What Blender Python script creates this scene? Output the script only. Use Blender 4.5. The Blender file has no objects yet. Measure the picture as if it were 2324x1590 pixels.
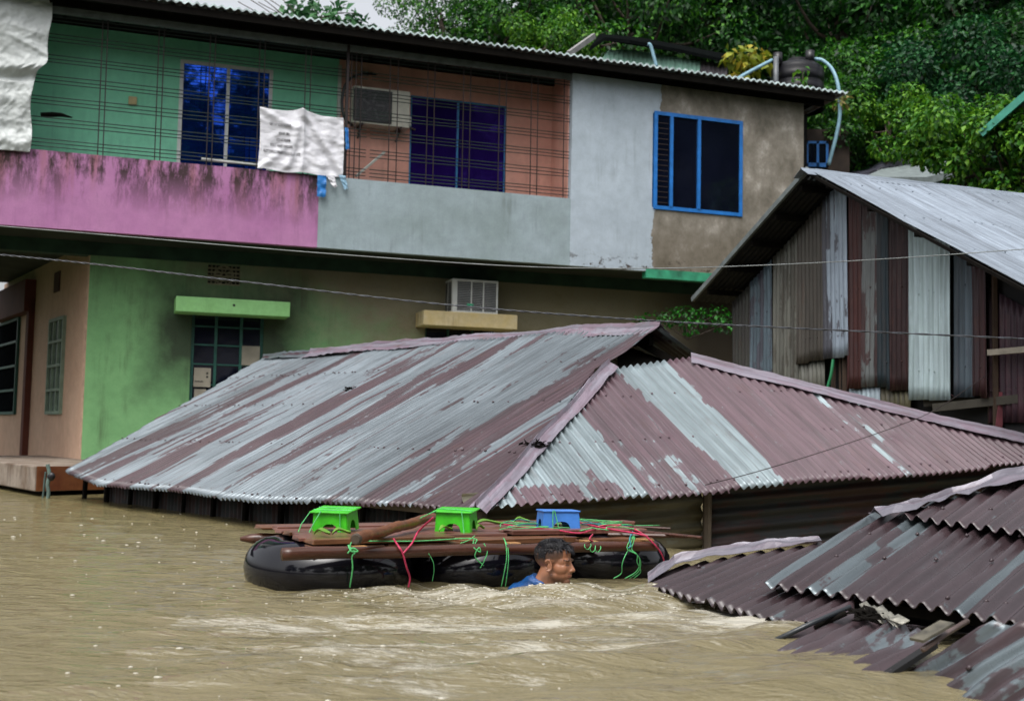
import bpy, bmesh, math, random
import numpy as np
from mathutils import Vector, Matrix, noise as mnoise

# ------------------------------------------------------------------ camera, sky, sun
scene = bpy.context.scene
R = math.radians
F = 2700.0                      # focal length in photo units (2324 wide)
CX, CY = 1162.0, 795.0
PITCH = math.atan(196 / F)
ROLL = R(1.17)
CAM = Vector((0, 0, 0.8))
fwd = Vector((0, math.cos(PITCH), math.sin(PITCH)))
up0 = Vector((0, -math.sin(PITCH), math.cos(PITCH)))
rt0 = Vector((1, 0, 0))
rt = rt0 * math.cos(ROLL) + up0 * math.sin(ROLL)
up = up0 * math.cos(ROLL) - rt0 * math.sin(ROLL)
cd = bpy.data.cameras.new('camera')
cam = bpy.data.objects.new('camera', cd)
scene.collection.objects.link(cam)
cam.matrix_world = Matrix(((rt.x, up.x, -fwd.x, CAM.x), (rt.y, up.y, -fwd.y, CAM.y),
                           (rt.z, up.z, -fwd.z, CAM.z), (0, 0, 0, 1)))
cd.sensor_width = 36
cd.lens = 36 * F / 2324
cd.clip_end = 500
cd.clip_start = 0.05
cd.dof.use_dof = True
cd.dof.focus_distance = 6.9
cd.dof.aperture_fstop = 3.6
scene.camera = cam

world = bpy.data.worlds.new("World")
scene.world = world
world.use_nodes = True
wn = world.node_tree
wn.nodes.clear()
sky = wn.nodes.new('ShaderNodeTexSky')
sky.sky_type = 'NISHITA'
sky.sun_disc = False
SUN_EL, SUN_ROT = R(62), R(200)
sky.sun_elevation = SUN_EL
sky.sun_rotation = SUN_ROT
sky.air_density = 1.0
sky.dust_density = 6.0
hsv = wn.nodes.new('ShaderNodeHueSaturation')
hsv.inputs['Saturation'].default_value = 0.22
hsv.inputs['Value'].default_value = 2.0
bg = wn.nodes.new('ShaderNodeBackground')
bg.inputs['Strength'].default_value = 0.15
wo = wn.nodes.new('ShaderNodeOutputWorld')
wn.links.new(sky.outputs[0], hsv.inputs['Color'])
wn.links.new(hsv.outputs[0], bg.inputs['Color'])
wn.links.new(bg.outputs[0], wo.inputs['Surface'])

sd = bpy.data.lights.new('sun', 'SUN')
sd.energy = 0.5
sd.angle = R(25)
sd.color = (1.0, 0.98, 0.95)
sun = bpy.data.objects.new('sun', sd)
scene.collection.objects.link(sun)
dirv = Vector((math.sin(SUN_ROT) * math.cos(SUN_EL), math.cos(SUN_ROT) * math.cos(SUN_EL), math.sin(SUN_EL)))
sun.rotation_euler = dirv.to_track_quat('Z', 'Y').to_euler()

scene.view_settings.view_transform = 'Standard'
scene.view_settings.look = 'None'
scene.view_settings.gamma = 1.0
scene.view_settings.exposure = -0.15
scene.render.resolution_x = 1024
scene.render.resolution_y = 700

# ------------------------------------------------------------------ helpers
COL = scene.collection
rnd = random.Random(7)


def ray(px, py):
    return fwd + rt * ((px - CX) / F) + up * ((CY - py) / F)


def at(px, py, Y):
    d = ray(px, py)
    return CAM + d * (Y / d.y)


def atz(px, py, z):
    d = ray(px, py)
    return CAM + d * ((z - CAM.z) / d.z)


def hit(px, py, p0, n):
    d = ray(px, py)
    return CAM + d * ((p0 - CAM).dot(n) / d.dot(n))


def link(name, me, mat=None, parent=None):
    o = bpy.data.objects.new(name, me)
    COL.objects.link(o)
    if mat is not None and me is not None:
        for m in (mat if isinstance(mat, (list, tuple)) else [mat]):
            me.materials.append(m)
    if parent is not None:
        o.parent = parent
    return o


def obj(name, bm, mat, parent=None, smooth=False):
    me = bpy.data.meshes.new(name)
    bmesh.ops.recalc_face_normals(bm, faces=bm.faces[:])
    bm.to_mesh(me)
    bm.free()
    if smooth:
        for p in me.polygons:
            p.use_smooth = True
    return link(name, me, mat, parent)


def tag(o, label=None, cat=None, group=None, kind=None):
    if label: o['label'] = label
    if cat: o['category'] = cat
    if group: o['group'] = group
    if kind: o['kind'] = kind
    return o


def thing(name, label, cat, loc=(0, 0, 0), rz=0, group=None):
    o = bpy.data.objects.new(name, None)
    COL.objects.link(o)
    o.location = loc
    o.rotation_euler = (0, 0, rz)
    o.empty_display_size = 0.1
    return tag(o, label, cat, group)


def box(bm, x0, x1, y0, y1, z0, z1, mi=0):
    v = [bm.verts.new(p) for p in ((x0, y0, z0), (x1, y0, z0), (x1, y1, z0), (x0, y1, z0),
                                   (x0, y0, z1), (x1, y0, z1), (x1, y1, z1), (x0, y1, z1))]
    for f in ((0, 3, 2, 1), (4, 5, 6, 7), (0, 1, 5, 4), (1, 2, 6, 5), (2, 3, 7, 6), (3, 0, 4, 7)):
        fc = bm.faces.new([v[i] for i in f])
        fc.material_index = mi
    return v


def obox(bm, a, b, w, h, upv=Vector((0, 0, 1)), taper=1.0):
    """bar from a to b with width w and height h"""
    a, b = Vector(a), Vector(b)
    d = (b - a).normalized()
    s = d.cross(upv)
    if s.length < 1e-5: s = d.cross(Vector((0, 1, 0)))
    s.normalize()
    u = s.cross(d).normalized()
    v = []
    for p, k in ((a, 1.0), (b, taper)):
        for su, ss in ((-1, -1), (-1, 1), (1, 1), (1, -1)):
            v.append(bm.verts.new(p + s * (ss * w / 2 * k) + u * (su * h / 2 * k)))
    for f in ((0, 1, 2, 3), (4, 7, 6, 5), (0, 4, 5, 1), (1, 5, 6, 2), (2, 6, 7, 3), (3, 7, 4, 0)):
        bm.faces.new([v[i] for i in f])


def tube(bm, pts, rad, seg=8, cap=True, jit=0, squash=1.0):
    pts = [Vector(p) for p in pts]
    n = len(pts)
    if not isinstance(rad, (list, tuple)): rad = [rad] * n
    rings = []
    prev = None
    for i, p in enumerate(pts):
        d = (pts[min(i + 1, n - 1)] - pts[max(i - 1, 0)]).normalized()
        if prev is None:
            s = d.cross(Vector((0, 0, 1)))
            if s.length < 1e-3: s = d.cross(Vector((1, 0, 0)))
        else:
            s = prev - d * prev.dot(d)
        s.normalize()
        prev = s
        u = s.cross(d)
        ring = []
        for k in range(seg):
            a = 2 * math.pi * k / seg
            r = rad[i] * (1 + (jit * (rnd.random() - .5) if jit else 0))
            ring.append(bm.verts.new(p + s * (math.cos(a) * r) + u * (math.sin(a) * r * squash)))
        rings.append(ring)
    for i in range(n - 1):
        for k in range(seg):
            bm.faces.new((rings[i][k], rings[i][(k + 1) % seg], rings[i + 1][(k + 1) % seg], rings[i + 1][k]))
    if cap:
        bm.faces.new(rings[0][::-1])
        bm.faces.new(rings[-1])


def spline(pts, n=8):
    """Catmull-Rom through the points"""
    P = [Vector(p) for p in pts]
    P = [P[0] * 2 - P[1]] + P + [P[-1] * 2 - P[-2]]
    out = []
    for i in range(1, len(P) - 2):
        for k in range(n):
            t = k / n
            a, b, c, d = P[i - 1], P[i], P[i + 1], P[i + 2]
            out.append(0.5 * ((2 * b) + (c - a) * t + (2 * a - 5 * b + 4 * c - d) * t * t + (3 * b - a - 3 * c + d) * t ** 3))
    out.append(P[-2])
    return out


def wall_holes(bm, x0, x1, y0, y1, z0, z1, holes=()):
    xs = sorted({x0, x1} | {min(max(h[i], x0), x1) for h in holes for i in (0, 1)})
    zs = sorted({z0, z1} | {min(max(h[i], z0), z1) for h in holes for i in (2, 3)})
    solid = {}
    for i in range(len(xs) - 1):
        for j in range(len(zs) - 1):
            cx, cz = (xs[i] + xs[i + 1]) / 2, (zs[j] + zs[j + 1]) / 2
            solid[i, j] = not any(h[0] < cx < h[1] and h[2] < cz < h[3] for h in holes)
    def q(*p): bm.faces.new([bm.verts.new(c) for c in p])
    for (i, j), s in solid.items():
        if not s: continue
        a, b, c, d = xs[i], xs[i + 1], zs[j], zs[j + 1]
        q((a, y0, c), (b, y0, c), (b, y0, d), (a, y0, d))
        q((b, y1, c), (a, y1, c), (a, y1, d), (b, y1, d))
        if not solid.get((i - 1, j)): q((a, y1, c), (a, y0, c), (a, y0, d), (a, y1, d))
        if not solid.get((i + 1, j)): q((b, y0, c), (b, y1, c), (b, y1, d), (b, y0, d))
        if not solid.get((i, j - 1)): q((a, y1, c), (b, y1, c), (b, y0, c), (a, y0, c))
        if not solid.get((i, j + 1)): q((a, y0, d), (b, y0, d), (b, y1, d), (a, y1, d))
    bmesh.ops.remove_doubles(bm, verts=bm.verts[:], dist=1e-5)


def modify(o, **kw):
    if 'solid' in kw:
        m = o.modifiers.new('solid', 'SOLIDIFY'); m.thickness = kw['solid']; m.offset = kw.get('offset', -1)
    if 'bevel' in kw:
        m = o.modifiers.new('bevel', 'BEVEL'); m.width = kw['bevel']; m.segments = kw.get('seg', 2); m.limit_method = 'ANGLE'
    if 'sub' in kw:
        m = o.modifiers.new('sub', 'SUBSURF'); m.levels = m.render_levels = kw['sub']
    return o


# ------------------------------------------------------------------ material helpers
def srgb(r, g, b):
    f = lambda c: (c / 255 / 12.92) if c / 255 <= .04045 else ((c / 255 + .055) / 1.055) ** 2.4
    return (f(r), f(g), f(b), 1)


class G:
    def __init__(s, name):
        s.m = bpy.data.materials.new(name)
        s.m.use_nodes = True
        s.t = s.m.node_tree
        s.b = s.t.nodes['Principled BSDF']
        s.o = s.t.nodes['Material Output']
    def n(s, t, props=None, **ins):
        nd = s.t.nodes.new(t)
        for k, v in (props or {}).items(): setattr(nd, k, v)
        for k, v in ins.items():
            k = k.replace('_', ' ')
            i = nd.inputs[int(k[1:])] if k[0] == 'i' and k[1:].isdigit() else nd.inputs[k]
            s.set(i, v)
        return nd
    def set(s, i, v):
        if isinstance(v, bpy.types.NodeSocket): s.t.links.new(v, i)
        else: i.default_value = v
    def co(s, kind='Object'):
        return s.n('ShaderNodeTexCoord').outputs[kind]
    def map(s, v, scale=(1, 1, 1), loc=(0, 0, 0), rot=(0, 0, 0)):
        return s.n('ShaderNodeMapping', Vector=v, Scale=scale, Location=loc, Rotation=rot).outputs[0]
    def noise(s, v, scale=5, detail=4, rough=.55, dist=0):
        return s.n('ShaderNodeTexNoise', Vector=v, Scale=scale, Detail=detail, Roughness=rough, Distortion=dist).outputs[0]
    def math(s, op, a, b=0.0, c=0.0, clamp=False):
        return s.n('ShaderNodeMath', dict(operation=op, use_clamp=clamp), i0=a, i1=b, i2=c).outputs[0]
    def ramp(s, f, stops, interp='LINEAR'):
        r = s.n('ShaderNodeValToRGB', Fac=f)
        r.color_ramp.interpolation = interp
        e = r.color_ramp.elements
        while len(e) < len(stops): e.new(.5)
        for i, (p, c) in enumerate(stops):
            e[i].position = p
            e[i].color = c if not isinstance(c, (int, float)) else (c, c, c, 1)
        return r.outputs[0]
    def mix(s, f, a, b, bt='MIX'):
        nd = s.t.nodes.new('ShaderNodeMix'); nd.data_type = 'RGBA'; nd.blend_type = bt
        s.set(nd.inputs[0], f); s.set(nd.inputs[6], a); s.set(nd.inputs[7], b)
        return nd.outputs[2]
    def attr(s, name, out='Fac'):
        return s.n('ShaderNodeAttribute', dict(attribute_name=name)).outputs[out]
    def xyz(s, v):
        return s.n('ShaderNodeSeparateXYZ', Vector=v).outputs
    def bump(s, h, strength=.3, dist=.01):
        return s.n('ShaderNodeBump', Height=h, Strength=strength, Distance=dist).outputs[0]
    def fin(s, color=None, rough=None, metal=None, normal=None, spec=None, coat=None):
        for k, v in (('Base Color', color), ('Roughness', rough), ('Metallic', metal), ('Normal', normal),
                     ('Specular IOR Level', spec), ('Coat Weight', coat)):
            if v is not None: s.set(s.b.inputs[k], v)
        return s.m


def flat(name, c, rough=.6, metal=0.0, spec=.5, vary=.25, scale=8, bump=.1):
    g = G(name)
    co = g.co()
    n = g.noise(co, scale, 5)
    dark = tuple(x * (1 - vary) for x in c[:3]) + (1,)
    lite = tuple(min(1, x * (1 + vary)) for x in c[:3]) + (1,)
    col = g.ramp(n, [(.3, dark), (.7, lite)])
    return g.fin(col, rough, metal, g.bump(g.noise(co, scale * 6, 3), bump, .01), spec)


def plaster(name, c, c2, dirt=(.05, .05, .04, 1), dirt_amt=.5, rough=.75, extra=None, streak=.5, vscale=1.0):
    """painted plaster: mottled paint, vertical run-off streaks, dark mould"""
    g = G(name)
    co = g.co()
    big = g.noise(co, 1.1 * vscale, 6, .6)
    mid = g.noise(co, 6 * vscale, 6, .65)
    col = g.mix(g.ramp(big, [(.35, 0), (.65, 1)]), c, c2)
    col = g.mix(g.ramp(mid, [(.35, 0.0), (.75, .35)]), col, tuple(x * .55 for x in c[:3]) + (1,))
    st = g.noise(g.map(co, (7, 7, .55)), 1.0, 6, .7)
    bl = g.noise(g.map(co, (1, 1, 1), (3, 1, 7)), 1.7, 5, .6)
    m = g.math('MULTIPLY', g.ramp(st, [(.5, 0), (.75, 1)]), g.ramp(bl, [(.42, 0), (.62, 1)]))
    m = g.math('MULTIPLY', m, dirt_amt)
    col = g.mix(m, col, dirt)
    if extra: col = extra(g, co, col)
    fine = g.noise(co, 60, 4, .7)
    col = g.mix(g.ramp(fine, [(.3, .12), (.6, 0)]), col, (0.02, .02, .02, 1))
    nrm = g.bump(g.math('ADD', g.math('MULTIPLY', mid, .6), g.math('MULTIPLY', fine, .4)), .35, .012)
    return g.fin(col, rough, 0, nrm, .3)


def sheet_mat(name, grey=(.30, .36, .38, 1), paint=(.115, .065, .075, 1), rust=(.10, .035, .02, 1), rustamt=.3, metal=.35,
              rough=.42, pitch=.0762, stretch=.9, thr=.5, pn=.4, pmap=(3.0, 1.3), sheetw=.66):
    """corrugated sheet: zinc with worn paint that peels along the ribs; UV is metres across and along ribs,
    attribute 'bias' says how much of the paint is left"""
    g = G(name)
    uv = g.co('UV')
    x, y, _ = g.xyz(uv)
    col_id = g.math('FLOOR', g.math('DIVIDE', x, pitch * .5))
    v2 = g.n('ShaderNodeCombineXYZ', X=g.math('MULTIPLY', col_id, 0.71), Y=g.math('MULTIPLY', y, stretch), Z=0.0).outputs[0]
    n1 = g.noise(v2, 1.0, 5, .55)
    n2 = g.noise(g.map(uv, (*pmap, 1)), 1.6, 5, .6)
    edge = g.noise(g.map(uv, (60, 14, 1)), 1.0, 3, .6)
    s = g.math('ADD', g.math('MULTIPLY', n1, 1 - pn), g.math('MULTIPLY', n2, pn))
    s = g.math('ADD', s, g.math('MULTIPLY', g.math('SUBTRACT', edge, .5), .10))
    s = g.math('ADD', s, g.attr('bias'))
    mask = g.ramp(s, [(thr - .02, 0), (thr, .08), (thr + .012, .90), (thr + .08, 1)])
    chip = g.ramp(g.noise(g.map(uv, (30, 7, 1), (2, 5, 0)), 1.0, 5, .75), [(.63, 0), (.67, .6)])
    mask = g.math('MULTIPLY', mask, g.math('SUBTRACT', 1.0, chip))
    # zinc: dull spangle and run-off dirt
    zn = g.noise(g.map(uv, (9, 1.0, 1)), 2.2, 6, .65)
    zc = g.mix(zn, tuple(c * .62 for c in grey[:3]) + (1,), tuple(min(1, c * 1.38) for c in grey[:3]) + (1,))
    zc = g.mix(g.ramp(g.noise(uv, 1.3, 5), [(.45, 0), (.8, .55)]), zc, tuple(c * .55 for c in grey[:3]) + (1,))
    pc = g.mix(zn, tuple(c * .65 for c in paint[:3]) + (1,), tuple(min(1, c * 1.5) for c in paint[:3]) + (1,))
    col = g.mix(mask, zc, pc)
    rm = g.math('MULTIPLY', g.ramp(g.noise(g.map(uv, (6, 1.2, 1), (4, 4, 0)), 1.5, 6, .7), [(.56, 0), (.72, 1)]), rustamt)
    col = g.mix(rm, col, rust)
    sid = g.n('ShaderNodeTexWhiteNoise', dict(noise_dimensions='1D'), W=g.math('FLOOR', g.math('DIVIDE', x, sheetw))).outputs[0]
    tint = g.math('MULTIPLY_ADD', sid, .42, .80)
    vs_ = g.n('ShaderNodeCombineXYZ', X=g.math('MULTIPLY', x, 26.0), Y=g.math('MULTIPLY', y, .8), Z=3.0).outputs[0]
    stk = g.ramp(g.noise(vs_, 1.0, 4, .6), [(.30, .62), (.52, 1.0), (.72, 1.28)])
    vp = g.n('ShaderNodeMix', dict(data_type='RGBA', blend_type='MULTIPLY'))
    g.set(vp.inputs[0], 1.0); g.set(vp.inputs[6], col); g.set(vp.inputs[7], stk)
    col = vp.outputs[2]
    tc = g.n('ShaderNodeCombineXYZ', X=tint, Y=tint, Z=tint).outputs[0]
    vq = g.n('ShaderNodeMix', dict(data_type='RGBA', blend_type='MULTIPLY'))
    g.set(vq.inputs[0], 1.0); g.set(vq.inputs[6], col); g.set(vq.inputs[7], tc)
    col = vq.outputs[2]
    mt = g.math('MULTIPLY', g.math('SUBTRACT', 1.0, mask), metal)
    ro = g.math('ADD', rough, g.math('MULTIPLY', g.noise(uv, 7, 4), .25))
    nrm = g.bump(g.math('ADD', g.math('MULTIPLY', mask, .25), g.noise(g.map(uv, (12, 5, 1)), 3, 4)), .25, .006)
    return g.fin(col, ro, mt, nrm, .5)


# ------------------------------------------------------------------ corrugated sheet builder
def sheet(name, poly, p0, nrm, ribdir, mat, parent=None, pitch=.0762, amp=.009, lift=0.0, bias=None, dv=.12, wob=.004, rag=.012,
          spp=8, thick=.0015, seams=.7, screws=(), flip=False, seed=0, sag=None, dents=0):
    """poly: world points roughly in the plane (p0,nrm); ribs run along ribdir. returns object (world coords)"""
    nrm = nrm.normalized()
    V = (ribdir - nrm * ribdir.dot(nrm)).normalized()
    U = V.cross(nrm).normalized()
    P2 = [((p - p0).dot(U), (p - p0).dot(V)) for p in poly]
    umin, umax = min(p[0] for p in P2), max(p[0] for p in P2)
    step = pitch / spp
    n = max(2, int((umax - umin) / step))
    r = random.Random(seed + 11)
    ribend = {}
    cols = []
    dl = [(r.uniform(umin, umax), r.uniform(min(p[1] for p in P2), max(p[1] for p in P2)), r.uniform(.04, .12), r.uniform(-1, 1)) for _ in range(dents)]
    for i in range(n + 1):
        u = umin + (umax - umin) * i / n
        uu = min(max(u, umin + 1e-4), umax - 1e-4)
        xs = []
        for k in range(len(P2)):
            (a, b), (c, d) = P2[k], P2[(k + 1) % len(P2)]
            if (a <= uu < c) or (c <= uu < a):
                xs.append(b + (d - b) * (uu - a) / (c - a))
        xs.sort()
        if len(xs) < 2:
            cols.append(None)
            continue
        rb = int((u) / (seams if seams else .7))
        if rb not in ribend: ribend[rb] = (r.uniform(-rag, rag), r.uniform(-rag, rag), r.uniform(0, .004))
        cols.append((u, xs[0] + ribend[rb][0], xs[-1] + ribend[rb][1], ribend[rb][2]))
    vmin = min(c[1] for c in cols if c); vmax = max(c[2] for c in cols if c)
    nv = max(2, int((vmax - vmin) / dv))
    verts, faces, uvs, bs = [], [], [], []
    idx = {}
    for i, c in enumerate(cols):
        if c is None: continue
        u, a, b, sl = c
        for j in range(nv + 1):
            v = a + (b - a) * j / nv
            h = amp * math.cos(2 * math.pi * u / pitch) + lift + sl
            w = mnoise.noise(Vector((u * 1.3 + seed * 5, v * .8, seed))) * wob * 2 + mnoise.noise(Vector((u * 5, v * 2.5, seed + 9))) * wob
            for (du, dvv, rr, s) in dl:
                q = ((u - du) ** 2 + (v - dvv) ** 2) / rr ** 2
                if q < 4: h -= math.exp(-q * 1.5) * .018 * s
            if sag: w += sag(u - umin, v - vmin)
            p = p0 + U * u + V * v + nrm * (h + w)
            idx[i, j] = len(verts)
            verts.append(p)
            uvs.append((u + seed * 3.3, v))
            bs.append(bias(u - umin, v - vmin, (u - umin) / (umax - umin), (v - vmin) / (vmax - vmin)) if bias else 0.0)
    for i in range(n):
        if (i, 0) in idx and (i + 1, 0) in idx:
            for j in range(nv):
                faces.append((idx[i, j], idx[i + 1, j], idx[i + 1, j + 1], idx[i, j + 1]))
    # screws with washers, standing on crests, belong to the sheet's surface
    for vv in screws:
        k = 0
        u = math.ceil(umin / pitch) * pitch
        while u < umax:
            k += 1
            if k % 3 == 0 or r.random() < .12:
                ci = int((u - umin) / (umax - umin) * n)
                c = cols[min(max(ci, 0), n)]
                v = vmin + vv + r.uniform(-.015, .015)
                if c and c[1] + .02 < v < c[2] - .02:
                    ctr = p0 + U * u + V * v + nrm * (amp + lift + .002)
                    base = len(verts)
                    for kk in range(6):
                        a = kk * math.pi / 3
                        verts.append(ctr + U * math.cos(a) * .011 + V * math.sin(a) * .013)
                        uvs.append((0, 0)); bs.append(2.0)
                    verts.append(ctr + nrm * .012); uvs.append((0, 0)); bs.append(2.0)
                    for kk in range(6):
                        faces.append((base + kk, base + (kk + 1) % 6, base + 6))
            u += pitch
    me = bpy.data.meshes.new(name)
    me.from_pydata([tuple(v) for v in verts], [], faces)
    me.update()
    ul = me.uv_layers.new(name='UVMap')
    li = np.empty(len(me.loops), dtype=np.int32)
    me.loops.foreach_get('vertex_index', li)
    ul.data.foreach_set('uv', np.array(uvs, dtype=np.float32)[li].ravel())
    at_ = me.attributes.new('bias', 'FLOAT', 'POINT')
    at_.data.foreach_set('value', np.array(bs, dtype=np.float32))
    me.polygons.foreach_set('use_smooth', [True] * len(me.polygons))
    o = link(name, me, mat, parent)
    if parent is not None:
        o.matrix_parent_inverse = parent_inv(parent)
    if thick: modify(o, solid=thick, offset=0)
    return o


def wmat(o):
    M = Matrix.Translation(o.location) @ o.rotation_euler.to_matrix().to_4x4()
    if o.parent is not None:
        M = wmat(o.parent) @ o.matrix_parent_inverse @ M
    return M


def parent_inv(p):
    return wmat(p).inverted()


def wobj(name, bm, mat, parent, smooth=False):
    """mesh given in world coordinates, parented without moving"""
    o = obj(name, bm, mat, parent, smooth)
    if parent is not None:
        o.matrix_parent_inverse = parent_inv(parent)
    return o


def cap_strip(name, pts, da, db, wa, wb, mat, parent, roll=.018, seg=.07, wob=.006, seed=0, bias=.0, lap=1.8):
    """ridge or hip flashing along pts with flaps of width wa, wb in directions da, db"""
    P = []
    for a, b in zip(pts[:-1], pts[1:]):
        k = max(1, int((b - a).length / seg))
        P += [a + (b - a) * (i / k) for i in range(k)]
    P.append(pts[-1])
    upn = Vector((0, 0, 1))
    prof = [(wa, 0, 0.0), (wa * .55, 0, .006), (wa * .12, 0, .012), (0, 0, .012 + roll), (0, wb * .12, .012), (0, wb * .55, .006), (0, wb, 0.0)]
    verts, uvs = [], []
    L = 0
    for i, p in enumerate(P):
        if i: L += (p - P[i - 1]).length
        for k, (a, b, h) in enumerate(prof):
            w = mnoise.noise(Vector((L * 1.3, k * .5, seed))) * wob * 1.2 + (abs(mnoise.noise(Vector((L * 6, k * 1.1, seed + 4)))) - .2) * wob * 1.5
            e = (1 + .12 * mnoise.noise(Vector((L * 5, k, seed + 2))))
            w += .004 * (int(L / lap) % 2)
            verts.append(p + da * a * e + db * b * e + upn * (h + w))
            uvs.append((k * .05, L))
    m = len(prof)
    faces = [(i * m + k, i * m + k + 1, (i + 1) * m + k + 1, (i + 1) * m + k) for i in range(len(P) - 1) for k in range(m - 1)]
    me = bpy.data.meshes.new(name)
    me.from_pydata([tuple(v) for v in verts], [], faces)
    ul = me.uv_layers.new(name='UVMap')
    li = np.empty(len(me.loops), dtype=np.int32)
    me.loops.foreach_get('vertex_index', li)
    ul.data.foreach_set('uv', np.array(uvs, dtype=np.float32)[li].ravel())
    a_ = me.attributes.new('bias', 'FLOAT', 'POINT')
    a_.data.foreach_set('value', np.full(len(verts), bias, dtype=np.float32))
    me.polygons.foreach_set('use_smooth', [False] * len(me.polygons))
    o = link(name, me, mat, parent)
    if parent is not None: o.matrix_parent_inverse = parent_inv(parent)
    modify(o, solid=.002, offset=0)
    return o

# ------------------------------------------------------------------ materials
M = {}
M['sheet'] = sheet_mat('worn_zinc_sheet', grey=(.165, .195, .215, 1), paint=(.048, .026, .032, 1), metal=.4, rough=.24, stretch=.30, pn=.45, pmap=(2.4, .42))
M['sheet_end'] = sheet_mat('worn_zinc_sheet_end', grey=(.24, .295, .315, 1), paint=(.098, .060, .073, 1), metal=.3, rough=.24, stretch=.5)
M['sheet_near'] = sheet_mat('worn_zinc_sheet_near', grey=(.14, .17, .185, 1), paint=(.045, .030, .034, 1), metal=.45, rough=.16, rustamt=.15)
M['cap'] = sheet_mat('flashing', stretch=.9, pmap=(3, 2.2), grey=(.24, .215, .26, 1), paint=(.18, .14, .175, 1), metal=.2, rough=.38, rustamt=.45)
M['cap_near'] = sheet_mat('flashing_near', grey=(.17, .16, .19, 1), paint=(.13, .11, .135, 1), metal=.2, rough=.26, rustamt=.2)
M['bright_sheet'] = sheet_mat('bright_zinc', grey=(.235, .275, .325, 1), paint=(.19, .225, .27, 1), metal=.3, rough=.35, rustamt=.0)
M['dark'] = flat('dark_void', (.008, .008, .009, 1), .9)
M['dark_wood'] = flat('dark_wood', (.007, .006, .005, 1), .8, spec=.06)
M['timber'] = flat('timber_grey', (.11, .085, .06, 1), .7, scale=5)
M['bar'] = flat('rusty_bar', (.022, .014, .014, 1), .6, metal=.2)
M['bar_green'] = flat('green_black_bar', (.008, .022, .017, 1), .55, metal=.2)
M['white_paint'] = flat('white_paint', (.62, .64, .62, 1), .45, vary=.12)
M['blue_paint'] = flat('blue_paint', (.018, .16, .50, 1), .35, vary=.2)
M['green_frame'] = flat('green_frame', (.012, .085, .065, 1), .5)
M['dirty_white'] = flat('dirty_white', (.50, .52, .48, 1), .4, vary=.15)
M['black_plastic'] = flat('black_plastic', (.006, .006, .008, 1), .35)
M['wire_white'] = flat('pale_cable', (.22, .24, .24, 1), .4)
M['wire_grey'] = flat('grey_cable', (.05, .055, .065, 1), .35)
M['pipe_blue'] = flat('pale_blue_pipe', (.20, .36, .44, 1), .4)


def glass(name, c, rough=.06, metal=.85, spec=.5):
    g = G(name)
    co = g.co()
    n = g.noise(co, 1.2, 3)
    col = g.mix(g.ramp(n, [(.4, 0), (.7, 1)]), c, tuple(x * .6 for x in c[:3]) + (1,))
    return g.fin(col, rough, metal, g.bump(g.noise(co, 2.5, 2), .08, .02), spec)


M['glass_blue'] = glass('blue_tinted_glass', (.02, .10, .70, 1), .03, .9)
M['glass_violet'] = glass('violet_tinted_glass', (.045, .015, .26, 1), .05, .65)
M['glass_dark'] = glass('dark_glass', (.006, .008, .02, 1), .08, .3)

# ------------------------------------------------------------------ water
raft_o = Vector((-1.0, 6.13, 0))
rU = Vector((.892, .452, 0)); rV = Vector((-.452, .892, 0))


def water_h(x, y):
    n = mnoise.noise
    near = 1.0 / (1.0 + max(0.0, y - 6.5) * .28)
    # swell rolling towards the lower right corner, bent by slow warps
    wx = n(Vector((x * .5, y * .6, 1.7))) * 1.4
    a = .042 * math.sin((y * 3.4 - x * .9 + wx * 2.6)) * (0.4 + .6 * n(Vector((x * .7, y * .5, 4.4))))
    b = n(Vector((x * 1.5 + wx, y * 4.2 - x * 1.2, 8.1))) * .044
    c = n(Vector((x * 4.0, y * 11.0 - x * 2, 3.3))) * .0115
    d = n(Vector((x * 11.0, y * 26.0, 5.9))) * .0028
    calm = 1.0
    if x < -.6: calm = max(.35, 1 - (-.6 - x) * .45)
    # ring waves pushed out by the swimmer
    r = math.hypot(x - .25, (y - 6.3) * 1.0)
    ring = .022 * math.exp(-(r - .35) ** 2 * 2.0) * math.sin(r * 17 - 1.0) if y < 6.6 else 0
    hump = .030 * math.exp(-((x + .05) ** 2 / .6 + (y - 6.12) ** 2 / .05))
    # water piling up on the sunken sheets at the right
    e = (x - 1.1) * .814 + (y - 5.3) * .58
    pile = .03 * math.exp(-((x - 1.15 - (5.3 - y) * .52) ** 2) / .05) if 3.6 < y < 5.7 else 0
    return (a + b) * near * calm + (c + d) * (.4 + .6 * near) * (0.5 + .5 * calm) + ring + hump + pile * (.6 + .8 * n(Vector((x * 5, y * 5, 1))))


def foam_glint_at(x, y):  # weight of the whitish streaks: some foam, mostly painted sky glints
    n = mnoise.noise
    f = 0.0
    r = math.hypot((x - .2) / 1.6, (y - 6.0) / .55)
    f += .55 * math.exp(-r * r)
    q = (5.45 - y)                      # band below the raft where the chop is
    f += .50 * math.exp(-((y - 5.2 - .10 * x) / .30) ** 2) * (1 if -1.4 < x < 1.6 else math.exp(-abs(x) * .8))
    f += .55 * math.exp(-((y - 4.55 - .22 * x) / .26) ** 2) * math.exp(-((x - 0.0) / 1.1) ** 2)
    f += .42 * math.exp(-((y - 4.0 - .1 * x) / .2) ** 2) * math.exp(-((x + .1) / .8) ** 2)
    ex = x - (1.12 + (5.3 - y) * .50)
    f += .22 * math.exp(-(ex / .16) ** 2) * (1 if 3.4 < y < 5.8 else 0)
    return f + .18 * n(Vector((x * 1.1, y * 2.3, 2.2))) - .02


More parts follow.
